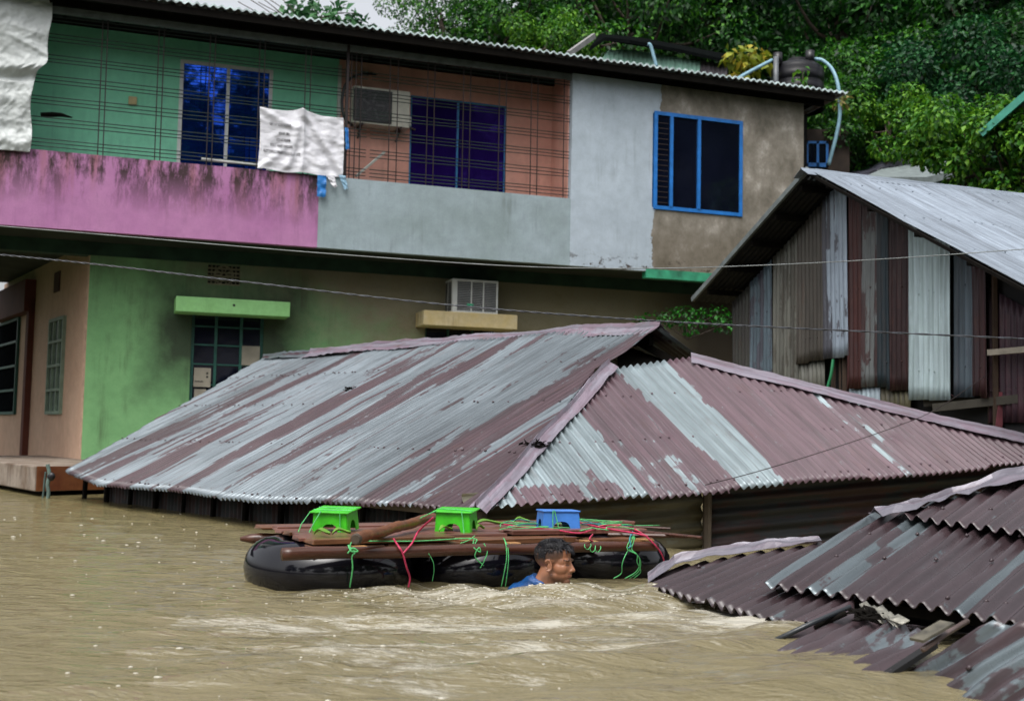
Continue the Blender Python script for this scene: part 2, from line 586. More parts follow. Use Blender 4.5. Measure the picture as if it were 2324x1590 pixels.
ys = []
y = .4
while y < 40:
    ys.append(y)
    y += max(.010, (y / 5.0) ** 1.5 * .0125)
verts, faces, fo = [], [], []
NX = 340
for y in ys:
    half = y * .52 + 1.2 if y < 20 else y * .52 + (y - 20) * 1 + 1.2
    for i in range(NX + 1):
        x = -half + 2 * half * i / NX
        verts.append((x, y, water_h(x, y) if y < 24 else 0))
        fo.append(foam_glint_at(x, y) if y < 9 else 0)
for j in range(len(ys) - 1):
    for i in range(NX):
        a = j * (NX + 1) + i
        faces.append((a, a + 1, a + NX + 2, a + NX + 1))
me = bpy.data.meshes.new('flood_water')
me.from_pydata(verts, [], faces)
me.polygons.foreach_set('use_smooth', [True] * len(me.polygons))
at_ = me.attributes.new('foam', 'FLOAT', 'POINT')  # carries foam and painted glints together
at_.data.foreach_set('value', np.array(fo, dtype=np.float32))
g = G('muddy_water')
co = g.co()
silt = g.noise(g.map(co, (.5, 1.6, 1)), 1.6, 5, .6)
col = g.mix(silt, (.140, .116, .055, 1), (.22, .188, .108, 1))
x_, y_, z_ = g.xyz(co)
left = g.math('MULTIPLY', g.math('SUBTRACT', -.2, x_), .35, clamp=True)
col = g.mix(g.math('MULTIPLY', left, .7), col, (.165, .138, .062, 1))
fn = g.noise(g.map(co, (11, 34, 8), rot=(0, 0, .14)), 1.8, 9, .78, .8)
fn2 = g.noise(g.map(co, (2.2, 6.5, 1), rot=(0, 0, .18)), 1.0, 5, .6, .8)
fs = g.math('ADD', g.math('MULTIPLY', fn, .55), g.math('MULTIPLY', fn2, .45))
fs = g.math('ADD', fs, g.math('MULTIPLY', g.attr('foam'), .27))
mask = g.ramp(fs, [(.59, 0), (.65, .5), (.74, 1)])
col = g.mix(g.math('MULTIPLY', mask, .62), col, (.62, .60, .53, 1))  # foam and sky reflections on wave faces, both painted as pale colour
ripples = g.noise(g.map(co, (14, 34, 1), rot=(0, 0, .1)), 1.5, 5, .62)
rain = g.noise(g.map(co, (38, 55, 1)), 1.0, 2, .5)
mid = g.noise(g.map(co, (3.2, 9.5, 1), rot=(0, 0, .16)), 1.2, 4, .6, .5)
h = g.math('ADD', g.math('ADD', ripples, g.math('MULTIPLY', rain, .35)), g.math('MULTIPLY', mid, 6.5))
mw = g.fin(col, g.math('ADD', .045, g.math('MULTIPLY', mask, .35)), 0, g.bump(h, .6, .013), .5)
g.b.inputs['IOR'].default_value = 1.42
tag(link('flood_water', me, mw), kind='structure', label='muddy brown flood water with white chop and painted sky glints')

# ground under everything, rising into the hill
g = G('hill_soil')
co = g.co()
n1 = g.noise(co, .5, 6, .65)
m_soil = g.fin(spec=0.0, color=g.ramp(n1, [(.3, (.004, .012, .005, 1)), (.6, (.012, .035, .010, 1)), (.85, (.05, .035, .02, 1))]), rough=.95)


def hill_h(x, y):
    if y < 22: return -1.6
    side = 1 / (1 + math.exp(-(x - 3.0 - (y - 26) * .10) * .7))
    return -1.6 + (y - 22) * .82 * (.10 + .9 * side) + 1.2 * mnoise.noise(Vector((x * .25, y * .25, 0)))


verts, faces = [], []
nx, ny = 90, 50
for j in range(ny + 1):
    y = -30 + (22 + 30) * j / 5 if j <= 5 else 22 + (j - 5) * 1.05
    for i in range(nx + 1):
        x = -60 + 130 * i / nx
        verts.append((x, y, hill_h(x, y)))
for j in range(ny):
    for i in range(nx):
        a = j * (nx + 1) + i
        faces.append((a, a + 1, a + nx + 2, a + nx + 1))
me = bpy.data.meshes.new('hill')
me.from_pydata(verts, [], faces)
me.polygons.foreach_set('use_smooth', [True] * len(me.polygons))
tag(link('hill', me, m_soil), kind='structure', label='dark green hillside rising behind the houses')

# ------------------------------------------------------------------ two-storey building
BO = Vector((-6.89, 16.0, 0))
bU = Vector((.9443, .3290, 0)).normalized()
bI = Vector((-bU.y, bU.x, 0))              # into the building
BRZ = math.atan2(bU.y, bU.x)


def B(px, py, d=0.0):
    p = hit(px, py, BO + bI * d, bI) - BO
    return p.dot(bU), p.z


def Bw(s, d, z):
    return BO + bU * s + bI * d + Vector((0, 0, z))


bld = thing('two_storey_building', 'two-storey concrete building with pink, grey and bare balcony front above green lower wall', 'building', BO, BRZ)
D_LOW, D_UP = 1.0, .85
z_bot = (B(0, 515)[1] + B(720, 556)[1]) / 2
z_par = (B(0, 330)[1] + B(719, 400)[1] + B(1294, 449)[1]) / 3
s_div = B(722, 480)[0]
s_gr = B(1298, 300)[0]
s_end = B(1824, 300)[0]
z_top = B(1298, 150)[1]
print('z_bot', z_bot, 'z_par', z_par, 's_div', s_div, s_gr, s_end, 'ztop', z_top, B(1822, 215)[1], B(1630, 622), B(0, 515), B(720, 556))

m_pink = plaster('pink_plaster', (.42, .17, .36, 1), (.50, .23, .42, 1), (.035, .022, .018, 1), .55,
                 extra=lambda g, co, col: (lambda z, st, n: g.mix(g.math('MULTIPLY', g.math('MULTIPLY', st, z), .95), g.mix(g.math('MULTIPLY', g.math('MULTIPLY', n, z), .8), col, (.28, .11, .075, 1)), (.030, .019, .014, 1)))(
                     g.ramp(g.xyz(co)[2], [(.0, 0), (1.0, 1)]) if False else g.math('MULTIPLY_ADD', g.xyz(co)[2], 1.7, -z_bot * 1.7 - .50, clamp=True),
                     g.ramp(g.noise(g.map(co, (2.6, 3, .7), (5, 0, 0)), 1.25, 8, .8), [(.45, 0), (.555, 1)]),
                     g.ramp(g.noise(g.map(co, (3.0, 3, .35), (9, 0, 0)), 1.0, 4, .5), [(.52, 0), (.66, 1)])))


def grey_extra(g, co, col):
    x, y, z = g.xyz(co)
    n = g.noise(co, 2.2, 5, .65)
    # ragged border where grey paint ends and bare cement begins
    s0, z0 = B(1503, 215); s1, z1 = B(1482, 590)
    line = g.math('MULTIPLY_ADD', g.math('SUBTRACT', z, z1), (s0 - s1) / (z0 - z1), s1)
    d = g.math('SUBTRACT', x, line)
    d = g.math('ADD', d, g.math('MULTIPLY', g.math('SUBTRACT', n, .5), .5))
    mk = g.ramp(g.math('ADD', g.math('MULTIPLY', d, 1.0), .5), [(.495, 0), (.505, 1)])
    cn = g.noise(g.map(co, (1, 1, .8)), 2.0, 7, .7)
    cem = g.ramp(cn, [(.30, (.10, .088, .068, 1)), (.46, (.20, .18, .145, 1)), (.56, (.27, .245, .205, 1)), (.68, (.48, .45, .40, 1))])
    low = g.ramp(g.math('MULTIPLY_ADD', z, -1.6, (z_bot + 1.0) * 1.6, clamp=True), [(.2, 0), (.9, .75)])
    cem = g.mix(g.math('MULTIPLY', low, .6), cem, (.105, .082, .05, 1))
    col = g.mix(mk, col, cem)
    # crumbling lower lip with old green coat
    lip = g.math('MULTIPLY_ADD', z, -4.5, (z_bot + .30) * 4.5, clamp=True)
    ln = g.ramp(g.noise(g.map(co, (2.2, 1, 3)), 2.4, 6, .7), [(.54, 0), (.60, 1)])
    far = g.ramp(g.math('MULTIPLY_ADD', x, .5, -B(1180, 580)[0] * .5, clamp=True), [(.05, 0), (.4, 1)])
    col = g.mix(g.math('MULTIPLY', g.math('MULTIPLY', ln, lip), far), col, (.06, .045, .032, 1))
    return col


m_greywall = plaster('grey_plaster', (.40, .47, .53, 1), (.48, .56, .63, 1), (.10, .12, .11, 1), .45, extra=grey_extra)
m_greypar = plaster('grey_parapet_plaster', (.27, .34, .35, 1), (.36, .44, .48, 1), (.07, .08, .07, 1), .5)
m_greenup = plaster('mint_plaster', (.24, .70, .46, 1), (.28, .76, .52, 1), (.03, .06, .05, 1), .3)
m_salmon = plaster('salmon_plaster', (.74, .37, .29, 1), (.80, .44, .35, 1), (.10, .05, .04, 1), .3)


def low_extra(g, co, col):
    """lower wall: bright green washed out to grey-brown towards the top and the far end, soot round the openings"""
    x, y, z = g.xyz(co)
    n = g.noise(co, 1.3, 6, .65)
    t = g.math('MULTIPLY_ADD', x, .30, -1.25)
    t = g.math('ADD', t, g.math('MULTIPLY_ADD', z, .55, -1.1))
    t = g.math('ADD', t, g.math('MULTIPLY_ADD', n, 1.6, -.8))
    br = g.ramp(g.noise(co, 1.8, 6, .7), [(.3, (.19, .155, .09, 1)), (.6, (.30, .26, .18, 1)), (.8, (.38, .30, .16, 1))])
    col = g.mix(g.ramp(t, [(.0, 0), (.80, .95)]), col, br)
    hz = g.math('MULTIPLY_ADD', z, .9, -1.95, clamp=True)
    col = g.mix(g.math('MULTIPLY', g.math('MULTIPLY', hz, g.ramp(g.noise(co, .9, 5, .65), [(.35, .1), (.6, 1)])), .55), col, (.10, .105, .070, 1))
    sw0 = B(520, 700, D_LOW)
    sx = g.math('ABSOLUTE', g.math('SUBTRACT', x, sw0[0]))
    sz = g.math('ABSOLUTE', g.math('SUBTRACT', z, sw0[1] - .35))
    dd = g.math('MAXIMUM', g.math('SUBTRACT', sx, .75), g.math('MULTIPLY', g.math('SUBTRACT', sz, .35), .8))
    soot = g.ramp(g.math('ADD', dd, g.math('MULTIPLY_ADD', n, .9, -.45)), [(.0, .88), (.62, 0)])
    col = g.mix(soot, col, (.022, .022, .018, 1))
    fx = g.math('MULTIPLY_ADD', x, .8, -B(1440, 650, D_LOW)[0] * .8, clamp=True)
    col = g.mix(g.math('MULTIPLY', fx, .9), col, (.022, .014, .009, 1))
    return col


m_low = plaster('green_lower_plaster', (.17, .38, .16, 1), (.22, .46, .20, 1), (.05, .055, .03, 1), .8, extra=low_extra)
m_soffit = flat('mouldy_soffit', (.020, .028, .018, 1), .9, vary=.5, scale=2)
m_pinkwall = plaster('peach_plaster', (.56, .36, .25, 1), (.62, .42, .30, 1), (.16, .08, .05, 1), .3)
m_redbeam = plaster('dull_red_plaster', (.10, .028, .018, 1), (.13, .04, .025, 1), (.04, .02, .02, 1), .4)
m_sunshade = plaster('light_green_plaster', (.26, .56, .20, 1), (.30, .62, .25, 1), (.08, .10, .04, 1), .35, vscale=2)
m_ledge = plaster('stained_cream_plaster', (.56, .44, .20, 1), (.60, .52, .34, 1), (.10, .03, .02, 1), .9, vscale=2.5)

# parapet and right wall
bm = bmesh.new(); box(bm, -2.5, s_div, 0, .13, z_bot, z_par)
obj('parapet', bm, m_pink, bld)['label'] = 'pink parapet streaked with black mould'
bm = bmesh.new(); box(bm, s_div, s_gr, .003, .13, z_bot, z_par - .002)
obj('parapet', bm, m_greypar, bld)['label'] = 'grey plastered parapet'
wl, wt = B(1482, 262); wr, wb = B(1682, 490)
zt_r = z_top + .05
bm = bmesh.new(); wall_holes(bm, s_gr, s_end, 0, .15, z_bot, zt_r, [(wl, wr, B(1484, 470)[1], B(1600, 270)[1])])
obj('wall', bm, m_greywall, bld)['label'] = 'upper wall, grey paint giving way to bare cement'
# green painted lip under the bare cement
gl = B(1466, 605)
bm = bmesh.new(); box(bm, gl[0], B(1655, 630)[0], -.02, .14, z_bot - .11, z_bot + .035)
obj('lip', bm, flat('worn_green_lip', (.03, .26, .14, 1), .6, vary=.5, scale=4), bld)
bm = bmesh.new(); box(bm, s_gr + .15, s_end, .15, 6.5, z_bot + .1, zt_r)
obj('inner_block', bm, flat('bare_cement', (.13, .11, .085, 1), .9), bld)
# floor slab and soffit
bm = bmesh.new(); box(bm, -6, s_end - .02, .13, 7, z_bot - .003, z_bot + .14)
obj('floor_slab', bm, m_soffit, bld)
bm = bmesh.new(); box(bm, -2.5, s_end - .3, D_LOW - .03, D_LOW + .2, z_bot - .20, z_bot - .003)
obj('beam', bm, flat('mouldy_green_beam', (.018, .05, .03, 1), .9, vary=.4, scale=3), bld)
# side return beside the balcony
bm = bmesh.new(); box(bm, s_gr - .02, s_gr + .13, .13, D_UP + .3, z_par - 1, zt_r)
obj('side_wall', bm, m_salmon, bld)

# upper back walls with windows
z_ceil = z_top + .0
s_mid = B(767, 250, D_UP)[0]
w1 = (B(405, 250, D_UP)[0], B(617, 250, D_UP)[0], z_par - .35, B(505, 146, D_UP)[1])
w2 = (B(930, 300, D_UP)[0], B(1150, 300, D_UP)[0], z_par - .30, B(1040, 228, D_UP)[1])
bm = bmesh.new(); wall_holes(bm, -2.5, s_mid, D_UP, D_UP + .15, z_bot + .14, z_ceil, [w1])
obj('back_wall', bm, m_greenup, bld)['label'] = 'mint green wall at the back of the balcony'
bm = bmesh.new(); wall_holes(bm, s_mid, s_gr + .2, D_UP, D_UP + .15, z_bot + .14, z_ceil, [w2])
obj('back_wall', bm, m_salmon, bld)['label'] = 'salmon wall at the back of the balcony'
bm = bmesh.new(); box(bm, s_mid - .02, s_mid + .03, D_UP - .06, D_UP, z_par - .9, z_ceil - .2)
obj('corner_strip', bm, M['dirty_white'], bld)


def window(parent, x0, x1, z0, z1, y, fm, gm, bars, fw=.05, dep=.05, label=None, hb=(), gms=None):
    bm = bmesh.new()
    box(bm, x0, x0 + fw, y, y + dep, z0, z1); box(bm, x1 - fw, x1, y, y + dep, z0, z1)
    box(bm, x0 + fw, x1 - fw, y, y + dep, z1 - fw, z1); box(bm, x0 + fw, x1 - fw, y, y + dep, z0, z0 + fw)
    for k, b in enumerate(bars):
        xc = x0 + (x1 - x0) * b
        box(bm, xc - fw * .45, xc + fw * .45, y - .012, y + dep + .002, z0 + fw, z1 - fw)
    for b in hb:
        zc = z0 + (z1 - z0) * b
        box(bm, x0 + fw, x1 - fw, y + .004, y + dep - .004, zc - fw * .25, zc + fw * .25)
    w = obj('window', bm, fm, parent)
    if label: w['label'] = label
    cuts = [0] + list(bars) + [1]
    for k in range(len(cuts) - 1):
        a, b = x0 + (x1 - x0) * cuts[k], x0 + (x1 - x0) * cuts[k + 1]
        bm = bmesh.new()
        off = .01 * (k % 2)
        box(bm, a + fw * .4, b - fw * .4, y + .018 + off, y + .026 + off, z0 + fw * .8, z1 - fw * .8)
        obj('pane', bm, (gms[k] if gms else gm), w)
    return w


window(bld, w1[0], w1[1], w1[2], w1[3], D_UP - .01, M['white_paint'], M['glass_blue'], (.515,), .055, label='white framed sliding window with blue glass')
window(bld, w2[0], w2[1], w2[2], w2[3], D_UP + .02, flat('sky_blue_paint', (.03, .20, .42, 1), .4), M['glass_violet'], (.49,), .03, label='blue framed sliding window with violet glass')
window(bld, wl + .02, wr + .01, B(1484, 470)[1] - .03, B(1600, 270)[1] + .03, -.025, M['blue_paint'], M['glass_dark'], (.19, .50), .06, .07, label='blue framed sliding window in the bare cement wall')
bm = bmesh.new()
for k in range(16):
    zz = B(1484, 470)[1] + .08 + k * .088
    box(bm, wl + .08, wl + .08 + (wr - wl) * .12, -.012, -.006, zz, zz + .012)
obj('louvre', bm, M['bar'], bld)

# roof: corrugated eave seen from below
za0 = B(370, 0, -.35)[1]; sa0 = B(370, 0, -.35)[0]
sa1, za1 = B(1925, 213, -.35)
print('eave z', za0, za1)
sl = (za1 - za0) / (sa1 - sa0)
zr = lambda s: za0 + (s - sa0) * sl
m_roofu = sheet_mat('roof_sheet_upper', grey=(.20, .22, .23, 1), paint=(.10, .07, .07, 1), metal=.2)
rp0 = Bw(sa0, -.35, za0)
rn = (bU + Vector((0, 0, sl))).cross(bI - Vector((0, 0, .04))).normalized()
if rn.z < 0: rn = -rn
rpoly = [Bw(-2.5, -.35, zr(-2.5)), Bw(sa1, -.35, za1), Bw(sa1, 6.0, za1 - .25), Bw(-2.5, 6.0, zr(-2.5) - .25)]
sheet('roof_sheet', rpoly, rp0, rn, bI - Vector((0, 0, .04)), m_roofu, bld, pitch=.115, amp=.018, dv=1.0, rag=.01, wob=.002, seams=.9)
# wavy strip added along the sheets' front edge, painted pale like a reflecting rim
vs, fs_ = [], []
npt = int((sa1 + 2.5) / .0144)
for i in range(npt):
    s = -2.5 + i * .0144
    uu = s
    h = .018 * math.cos(2 * math.pi * (Bw(s, -.35, 0) - rp0).dot(bU) / .115)
    z = zr(s) + h + mnoise.noise(Vector((s * 2, 0, 3))) * .006
    for (y_, dz) in ((-.385, -.012), (-.385, .016), (-.365, .018), (-.30, .016)):
        vs.append(tuple(Bw(s, y_, z + dz)))
for i in range(npt - 1):
    for k in range(3):
        fs_.append((i * 4 + k, i * 4 + k + 1, i * 4 + k + 5, i * 4 + k + 4))
me = bpy.data.meshes.new('roof_edge'); me.from_pydata(vs, [], fs_)
o = link('roof_edge', me, flat('painted_edge_glint', (.48, .58, .58, 1), .4, vary=.55, scale=5), bld)
o.matrix_parent_inverse = parent_inv(bld)
bm = bmesh.new()
for k in range(3):
    yy = (-.30, .02, .78)[k]
    obox(bm, (-2.5, yy, zr(-2.5) - .095), (sa1 - .25, yy, za1 - .095), .06, .12 if k else .10)
for k in range(22):
    s = -2.3 + k * .72
    if s < sa1 - .3: obox(bm, (s, -.32, zr(s) - .05), (s, 5.5, zr(s) - .30), .05, .05)
obj('rafter', bm, M['dark_wood'], bld)
bm = bmesh.new(); obox(bm, (-2.5, .06, zr(-2.5) - .21), (s_gr, .06, zr(s_gr) - .21), .05, .10)
obj('tie_beam', bm, flat('pale_beam', (.13, .15, .15, 1), .7), bld)
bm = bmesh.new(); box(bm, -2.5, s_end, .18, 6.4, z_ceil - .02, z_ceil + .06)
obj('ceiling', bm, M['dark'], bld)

# balcony security grille: bundles of three rods and pairs of uprights
bm = bmesh.new()
yg = .07
rr = .0072
zbun = []
for zz in np.linspace(z_par + .12, zr(2) - .30, 7):
    for k in (-1, 0, 1): zbun.append(zz + k * .052)
for zz in zbun:
    for (a, b) in ((-2.4, s_mid + .30), (s_mid + .36, s_gr - .01)):
        pts = [(a + (b - a) * t / 8, yg + rnd.uniform(-.004, .004), zz + sl * 0.35 * (a + (b - a) * t / 8 - 2) + rnd.uniform(-.006, .006)) for t in range(9)]
        tube(bm, pts, rr, 5)
obj('grille', bm, M['bar_green'], bld)
bm = bmesh.new()
for px in (222, 234, 352, 364, 470, 482, 584, 596, 690, 702, 795, 806, 818, 884, 902, 970, 986, 1052, 1068, 1134, 1150, 1207, 1222, 1282):
    s = B(px, 300)[0]
    tube(bm, [(s + .01, yg - .012, z_par - .02), (s, yg - .012, zr(s) - .16)], rr * 1.15, 5)
obj('grille_upright', bm, M['bar'], bld)
bm = bmesh.new(); s = B(791, 300)[0]
box(bm, s - .05, s - .01, .03, .09, z_par - .03, zr(s) - .16)
obj('post', bm, M['bar'], bld)

# lower storey
s_c = B(195, 800, D_LOW)[0]
lw = (B(433, 800, D_LOW)[0], B(597, 800, D_LOW)[0], B(500, 915, D_LOW)[1], B(500, 706, D_LOW)[1])
lw2 = (B(964, 760, D_LOW)[0], B(1122, 760, D_LOW)[0], B(1040, 860, D_LOW)[1], B(1040, 738, D_LOW)[1])
vg = (B(471, 625, D_LOW)[0], B(545, 625, D_LOW)[0], B(508, 647, D_LOW)[1], B(508, 602, D_LOW)[1])
bm = bmesh.new(); wall_holes(bm, s_c, s_end - .3, D_LOW, D_LOW + .16, -1.2, z_bot - .1, [lw, lw2, vg])
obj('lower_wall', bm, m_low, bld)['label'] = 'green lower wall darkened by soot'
bm = bmesh.new(); box(bm, s_c + .16, s_end - .3, D_LOW + .9, D_LOW + 1, -1.2, z_bot - .01)
obj('inner_wall', bm, M['dark'], bld)
w = window(bld, lw[0], lw[1], lw[2], lw[3], D_LOW + .05, M['green_frame'], M['glass_dark'], (.34, .69), .045, .05, hb=(.2, .42, .63, .83), label='green framed barred window under the green sunshade')
window(bld, lw2[0], lw2[1], lw2[2], lw2[3], D_LOW + .05, M['green_frame'], M['glass_dark'], (.34, .69), .04, .05, hb=(.5,), label='dark window under the stained ledge')
m_card = flat('grey_cardboard', (.26, .24, .19, 1), .8, vary=.3, scale=3)
for (x0, y0, x1, y1) in ((439, 835, 479, 877), (548, 786, 590, 828), (440, 883, 468, 908)):
    a = B(x0, y1, D_LOW + .03); b = B(x1, y0, D_LOW + .03)
    bm = bmesh.new(); box(bm, a[0], b[0], D_LOW + .025, D_LOW + .045, a[1], b[1])
    if x0 == 439:
        pass
    obj('cardboard', bm, m_card, w)
# small print on the lower cardboard
bm = bmesh.new()
for k in range(2):
    a = B(468, 849 + k * 8, D_LOW + .02)
    box(bm, a[0], a[0] + .028, D_LOW + .0215, D_LOW + .0235, a[1], a[1] + .03)
    obj('printed_mark', bm, M['dark'], w); bm = bmesh.new()
a = B(442, 866, D_LOW + .02)
for k in range(8): box(bm, a[0] + k * .016, a[0] + .011 + k * .016, D_LOW + .0215, D_LOW + .0235, a[1], a[1] + (.022 if k % 3 == 0 else .014))
obj('printed_mark', bm, M['dark'], w)
# vent grille with a flower pattern of slots
vent = flat('vent_block', (.20, .17, .11, 1), .85)
bm = bmesh.new()
vx, vz = (vg[0] + vg[1]) / 2, (vg[2] + vg[3]) / 2
vw, vh = vg[1] - vg[0], vg[3] - vg[2]
box(bm, vg[0], vg[1], D_LOW + .06, D_LOW + .09, vg[2], vg[3], 1)
for k in range(6):
    zz = vg[2] + vh * (k + .0) / 5
    if k < 5: box(bm, vg[0], vg[1], D_LOW + .005, D_LOW + .06, zz, zz + vh * .07)
for k in range(9):
    xx = vg[0] + vw * k / 8
    if abs(xx - vx) > vw * .2: box(bm, xx - .006, xx + .006, D_LOW + .006, D_LOW + .06, vg[2], vg[3])
for k in range(10):
    a = k * math.pi / 5
    tube(bm, [(vx + math.cos(a) * vh * .16, D_LOW + .02, vz + math.sin(a) * vh * .16), (vx + math.cos(a) * vh * .46, D_LOW + .02, vz + math.sin(a) * vh * .46)], .011, 5)
tube(bm, [(vx + math.cos(a * .3142) * vh * .47, D_LOW + .02, vz + math.sin(a * .3142) * vh * .47) for a in range(21)], .012, 5)
tube(bm, [(vx + math.cos(a * .3142) * vh * .13, D_LOW + .02, vz + math.sin(a * .3142) * vh * .13) for a in range(21)], .014, 5)
obj('vent_grille', bm, [vent, M['dark']], bld)
# concrete sunshades over the two windows
a0, zt0 = B(400, 671, D_LOW - .45); a1, _ = B(659, 690, D_LOW - .45); _, zb0 = B(400, 706, D_LOW - .45)
bm = bmesh.new(); box(bm, a0, a1, D_LOW - .45, D_LOW, zb0, zt0)
o = obj('sunshade', bm, m_sunshade, bld); modify(o, bevel=.012); o['label'] = 'light green concrete sunshade'
bm = bmesh.new(); tube(bm, [((a0 + a1) / 2 - .0, D_LOW - .453, (zb0 + zt0) / 2 + .02), ((a0 + a1) / 2, D_LOW - .445, (zb0 + zt0) / 2 + .02)], .02, 10)
obj('drain_hole', bm, M['dark'], bld)
a0, zt1 = B(962, 703, D_LOW - .5); a1, _ = B(1175, 713, D_LOW - .5); _, zb1 = B(962, 737, D_LOW - .5)
bm = bmesh.new(); box(bm, a0, a1, D_LOW - .5, D_LOW, zb1, zt1)
o = obj('sunshade', bm, m_ledge, bld); modify(o, bevel=.012); o['label'] = 'stained cream concrete ledge'
LEDGE = (a0, a1, zb1, zt1)

# porch side: peach wall going back from the corner
pd = Vector((-.55, .835, 0)).normalized()
pc = Bw(s_c, D_LOW + .02, 0)
pn = Vector((-pd.y, pd.x, 0))
if pn.y > 0: pn = -pn


def W2(px, py, off=0.0):
    p = hit(px, py, pc + pn * off, pn) - pc
    return p.dot(pd), p.z


def pw(t, off, z): return pc + pd * t + pn * off + Vector((0, 0, z))


def pbox(bm, t0, t1, o0, o1, z0, z1):
    v = [bm.verts.new(pw(*p)) for p in ((t0, o0, z0), (t1, o0, z0), (t1, o1, z0), (t0, o1, z0), (t0, o0, z1), (t1, o0, z1), (t1, o1, z1), (t0, o1, z1))]
    for f in ((0, 3, 2, 1), (4, 5, 6, 7), (0, 1, 5, 4), (1, 2, 6, 5), (2, 3, 7, 6), (3, 0, 4, 7)): bm.faces.new([v[i] for i in f])


bm = bmesh.new(); pbox(bm, -.0, 6.5, -.15, 0, .1, z_bot - .004)
wobj('porch_wall', bm, m_pinkwall, bld)['label'] = 'peach plastered porch wall'
bm = bmesh.new(); pbox(bm, 0.0, .10, .0, .012, .1, z_bot - .2)
wobj('corner_trim', bm, flat('pale_peach', (.55, .36, .26, 1), .7), bld)
t, _ = W2(72, 800); 
bm = bmesh.new(); pbox(bm, t - .10, t + .10, -.0, .10, .2, z_bot - .55)
wobj('downpipe', bm, m_redbeam, bld)
bm = bmesh.new(); pbox(bm, t - .1, 6.5, .0, .18, z_bot - .75, z_bot - .20)
wobj('porch_beam', bm, m_redbeam, bld)


def pwindow(px0, px1, py0, py1, bars, hbars, label, fm, dark=False):
    t1, zt = W2(px0, py0); t0, _ = W2(px1, py0); _, zb = W2(px0, py1)
    bm = bmesh.new()
    fw = .05
    pbox(bm, t0, t0 + fw, .0, .05, zb, zt); pbox(bm, t1 - fw, t1, 0, .05, zb, zt)
    pbox(bm, t0 + fw, t1 - fw, 0, .05, zt - fw, zt); pbox(bm, t0 + fw, t1 - fw, 0, .05, zb, zb + fw)
    for k in range(1, bars + 1):
        c = t0 + (t1 - t0) * k / (bars + 1); pbox(bm, c - .02, c + .02, .005, .045, zb + fw, zt - fw)
    for k in range(1, hbars + 1):
        c = zb + (zt - zb) * k / (hbars + 1); pbox(bm, t0 + fw, t1 - fw, .008, .058, c - .02, c + .02)
    w = wobj('window', bm, fm, bld); w['label'] = label
    bm = bmesh.new(); pbox(bm, t0 + fw, t1 - fw, .002, .012, zb + fw, zt - fw)
    wobj('pane', bm, M['pane_black'] if dark else flat('dull_glass' + str(px0), (.07, .10, .085, 1), .25), w)


pwindow(118, 151, 726, 940, 2, 3, 'narrow grey-green barred window in the peach wall', flat('grey_green_frame', (.16, .22, .16, 1), .6))
M['pane_black'] = flat('unlit_glass', (.006, .007, .008, 1), .7, spec=0.0)
pwindow(-60, 46, 757, 942, 1, 3, 'open dark window at the left edge', M['green_frame'], True)
m_vent = flat('dark_red_vent', (.06, .025, .02, 1), .9)
for (x0, x1, y0, y1) in ((126, 138, 620, 664), (18, 28, 666, 703)):
    bm = bmesh.new()
    t1, zt = W2(x0, y0); t0, _ = W2(x1, y0); _, zb = W2(x0, y1)
    pbox(bm, t0, t1, .001, .02, zb, zt)
    wobj('vent', bm, m_vent, bld)

# porch floor slab standing just clear of the water
sc = atz(80, 1057, .35)
vl = (atz(0, 1047.5, .35) - sc); vl.z = 0; vl.normalize()
vr = Vector((.60, .80, 0))
sA = sc + vl * 5; sB = sc + vr * 4.6; sC = sB + vl * 5
bm = bmesh.new()
base = [(sc, 0), (sB, 0), (sC, 0), (sA, 0)]
v0 = [bm.verts.new((p.x, p.y, .055)) for p, _ in base]; v1 = [bm.verts.new((p.x, p.y, .35)) for p, _ in base]
bm.faces.new(v0[::-1]); bm.faces.new(v1)
for i in range(4): bm.faces.new((v0[i], v0[(i + 1) % 4], v1[(i + 1) % 4], v1[i]))


def slab_extra(g, co, col):
    geo = g.n('ShaderNodeNewGeometry').outputs['Normal']
    return col


m_slab = plaster('worn_orange_slab', (.17, .12, .085, 1), (.34, .29, .24, 1), (.04, .02, .012, 1), .95, vscale=2.6)
slab = wobj('porch_slab', bm, m_slab, bld)
modify(slab, bevel=.015)
bm = bmesh.new()
nr_ = Vector((vr.y, -vr.x, 0)); nr_ = nr_ if nr_.x > 0 else -nr_
a_ = sc + nr_ * .004 + vr * .02; b_ = sB + nr_ * .004
v_ = [bm.verts.new(p) for p in (Vector((a_.x, a_.y, .06)), Vector((b_.x, b_.y, .06)), Vector((b_.x, b_.y, .345)), Vector((a_.x, a_.y, .345)))]
bm.faces.new(v_)
o = wobj('painted_side', bm, plaster('rusty_orange_paint', (.13, .035, .012, 1), (.22, .08, .025, 1), (.02, .010, .008, 1), .95, vscale=3), bld); modify(o, solid=.006)
bm = bmesh.new()
ctr = (sc + sC) / 2
v0 = []; v1 = []
for p, _ in base:
    q = p + (ctr - p).normalized() * .45
    v0.append(bm.verts.new((q.x, q.y, -1.5))); v1.append(bm.verts.new((q.x, q.y, .06)))
for i in range(4): bm.faces.new((v0[i], v0[(i + 1) % 4], v1[(i + 1) % 4], v1[i]))
bm.faces.new(v1)
wobj('porch_footing', bm, M['dark'], bld)

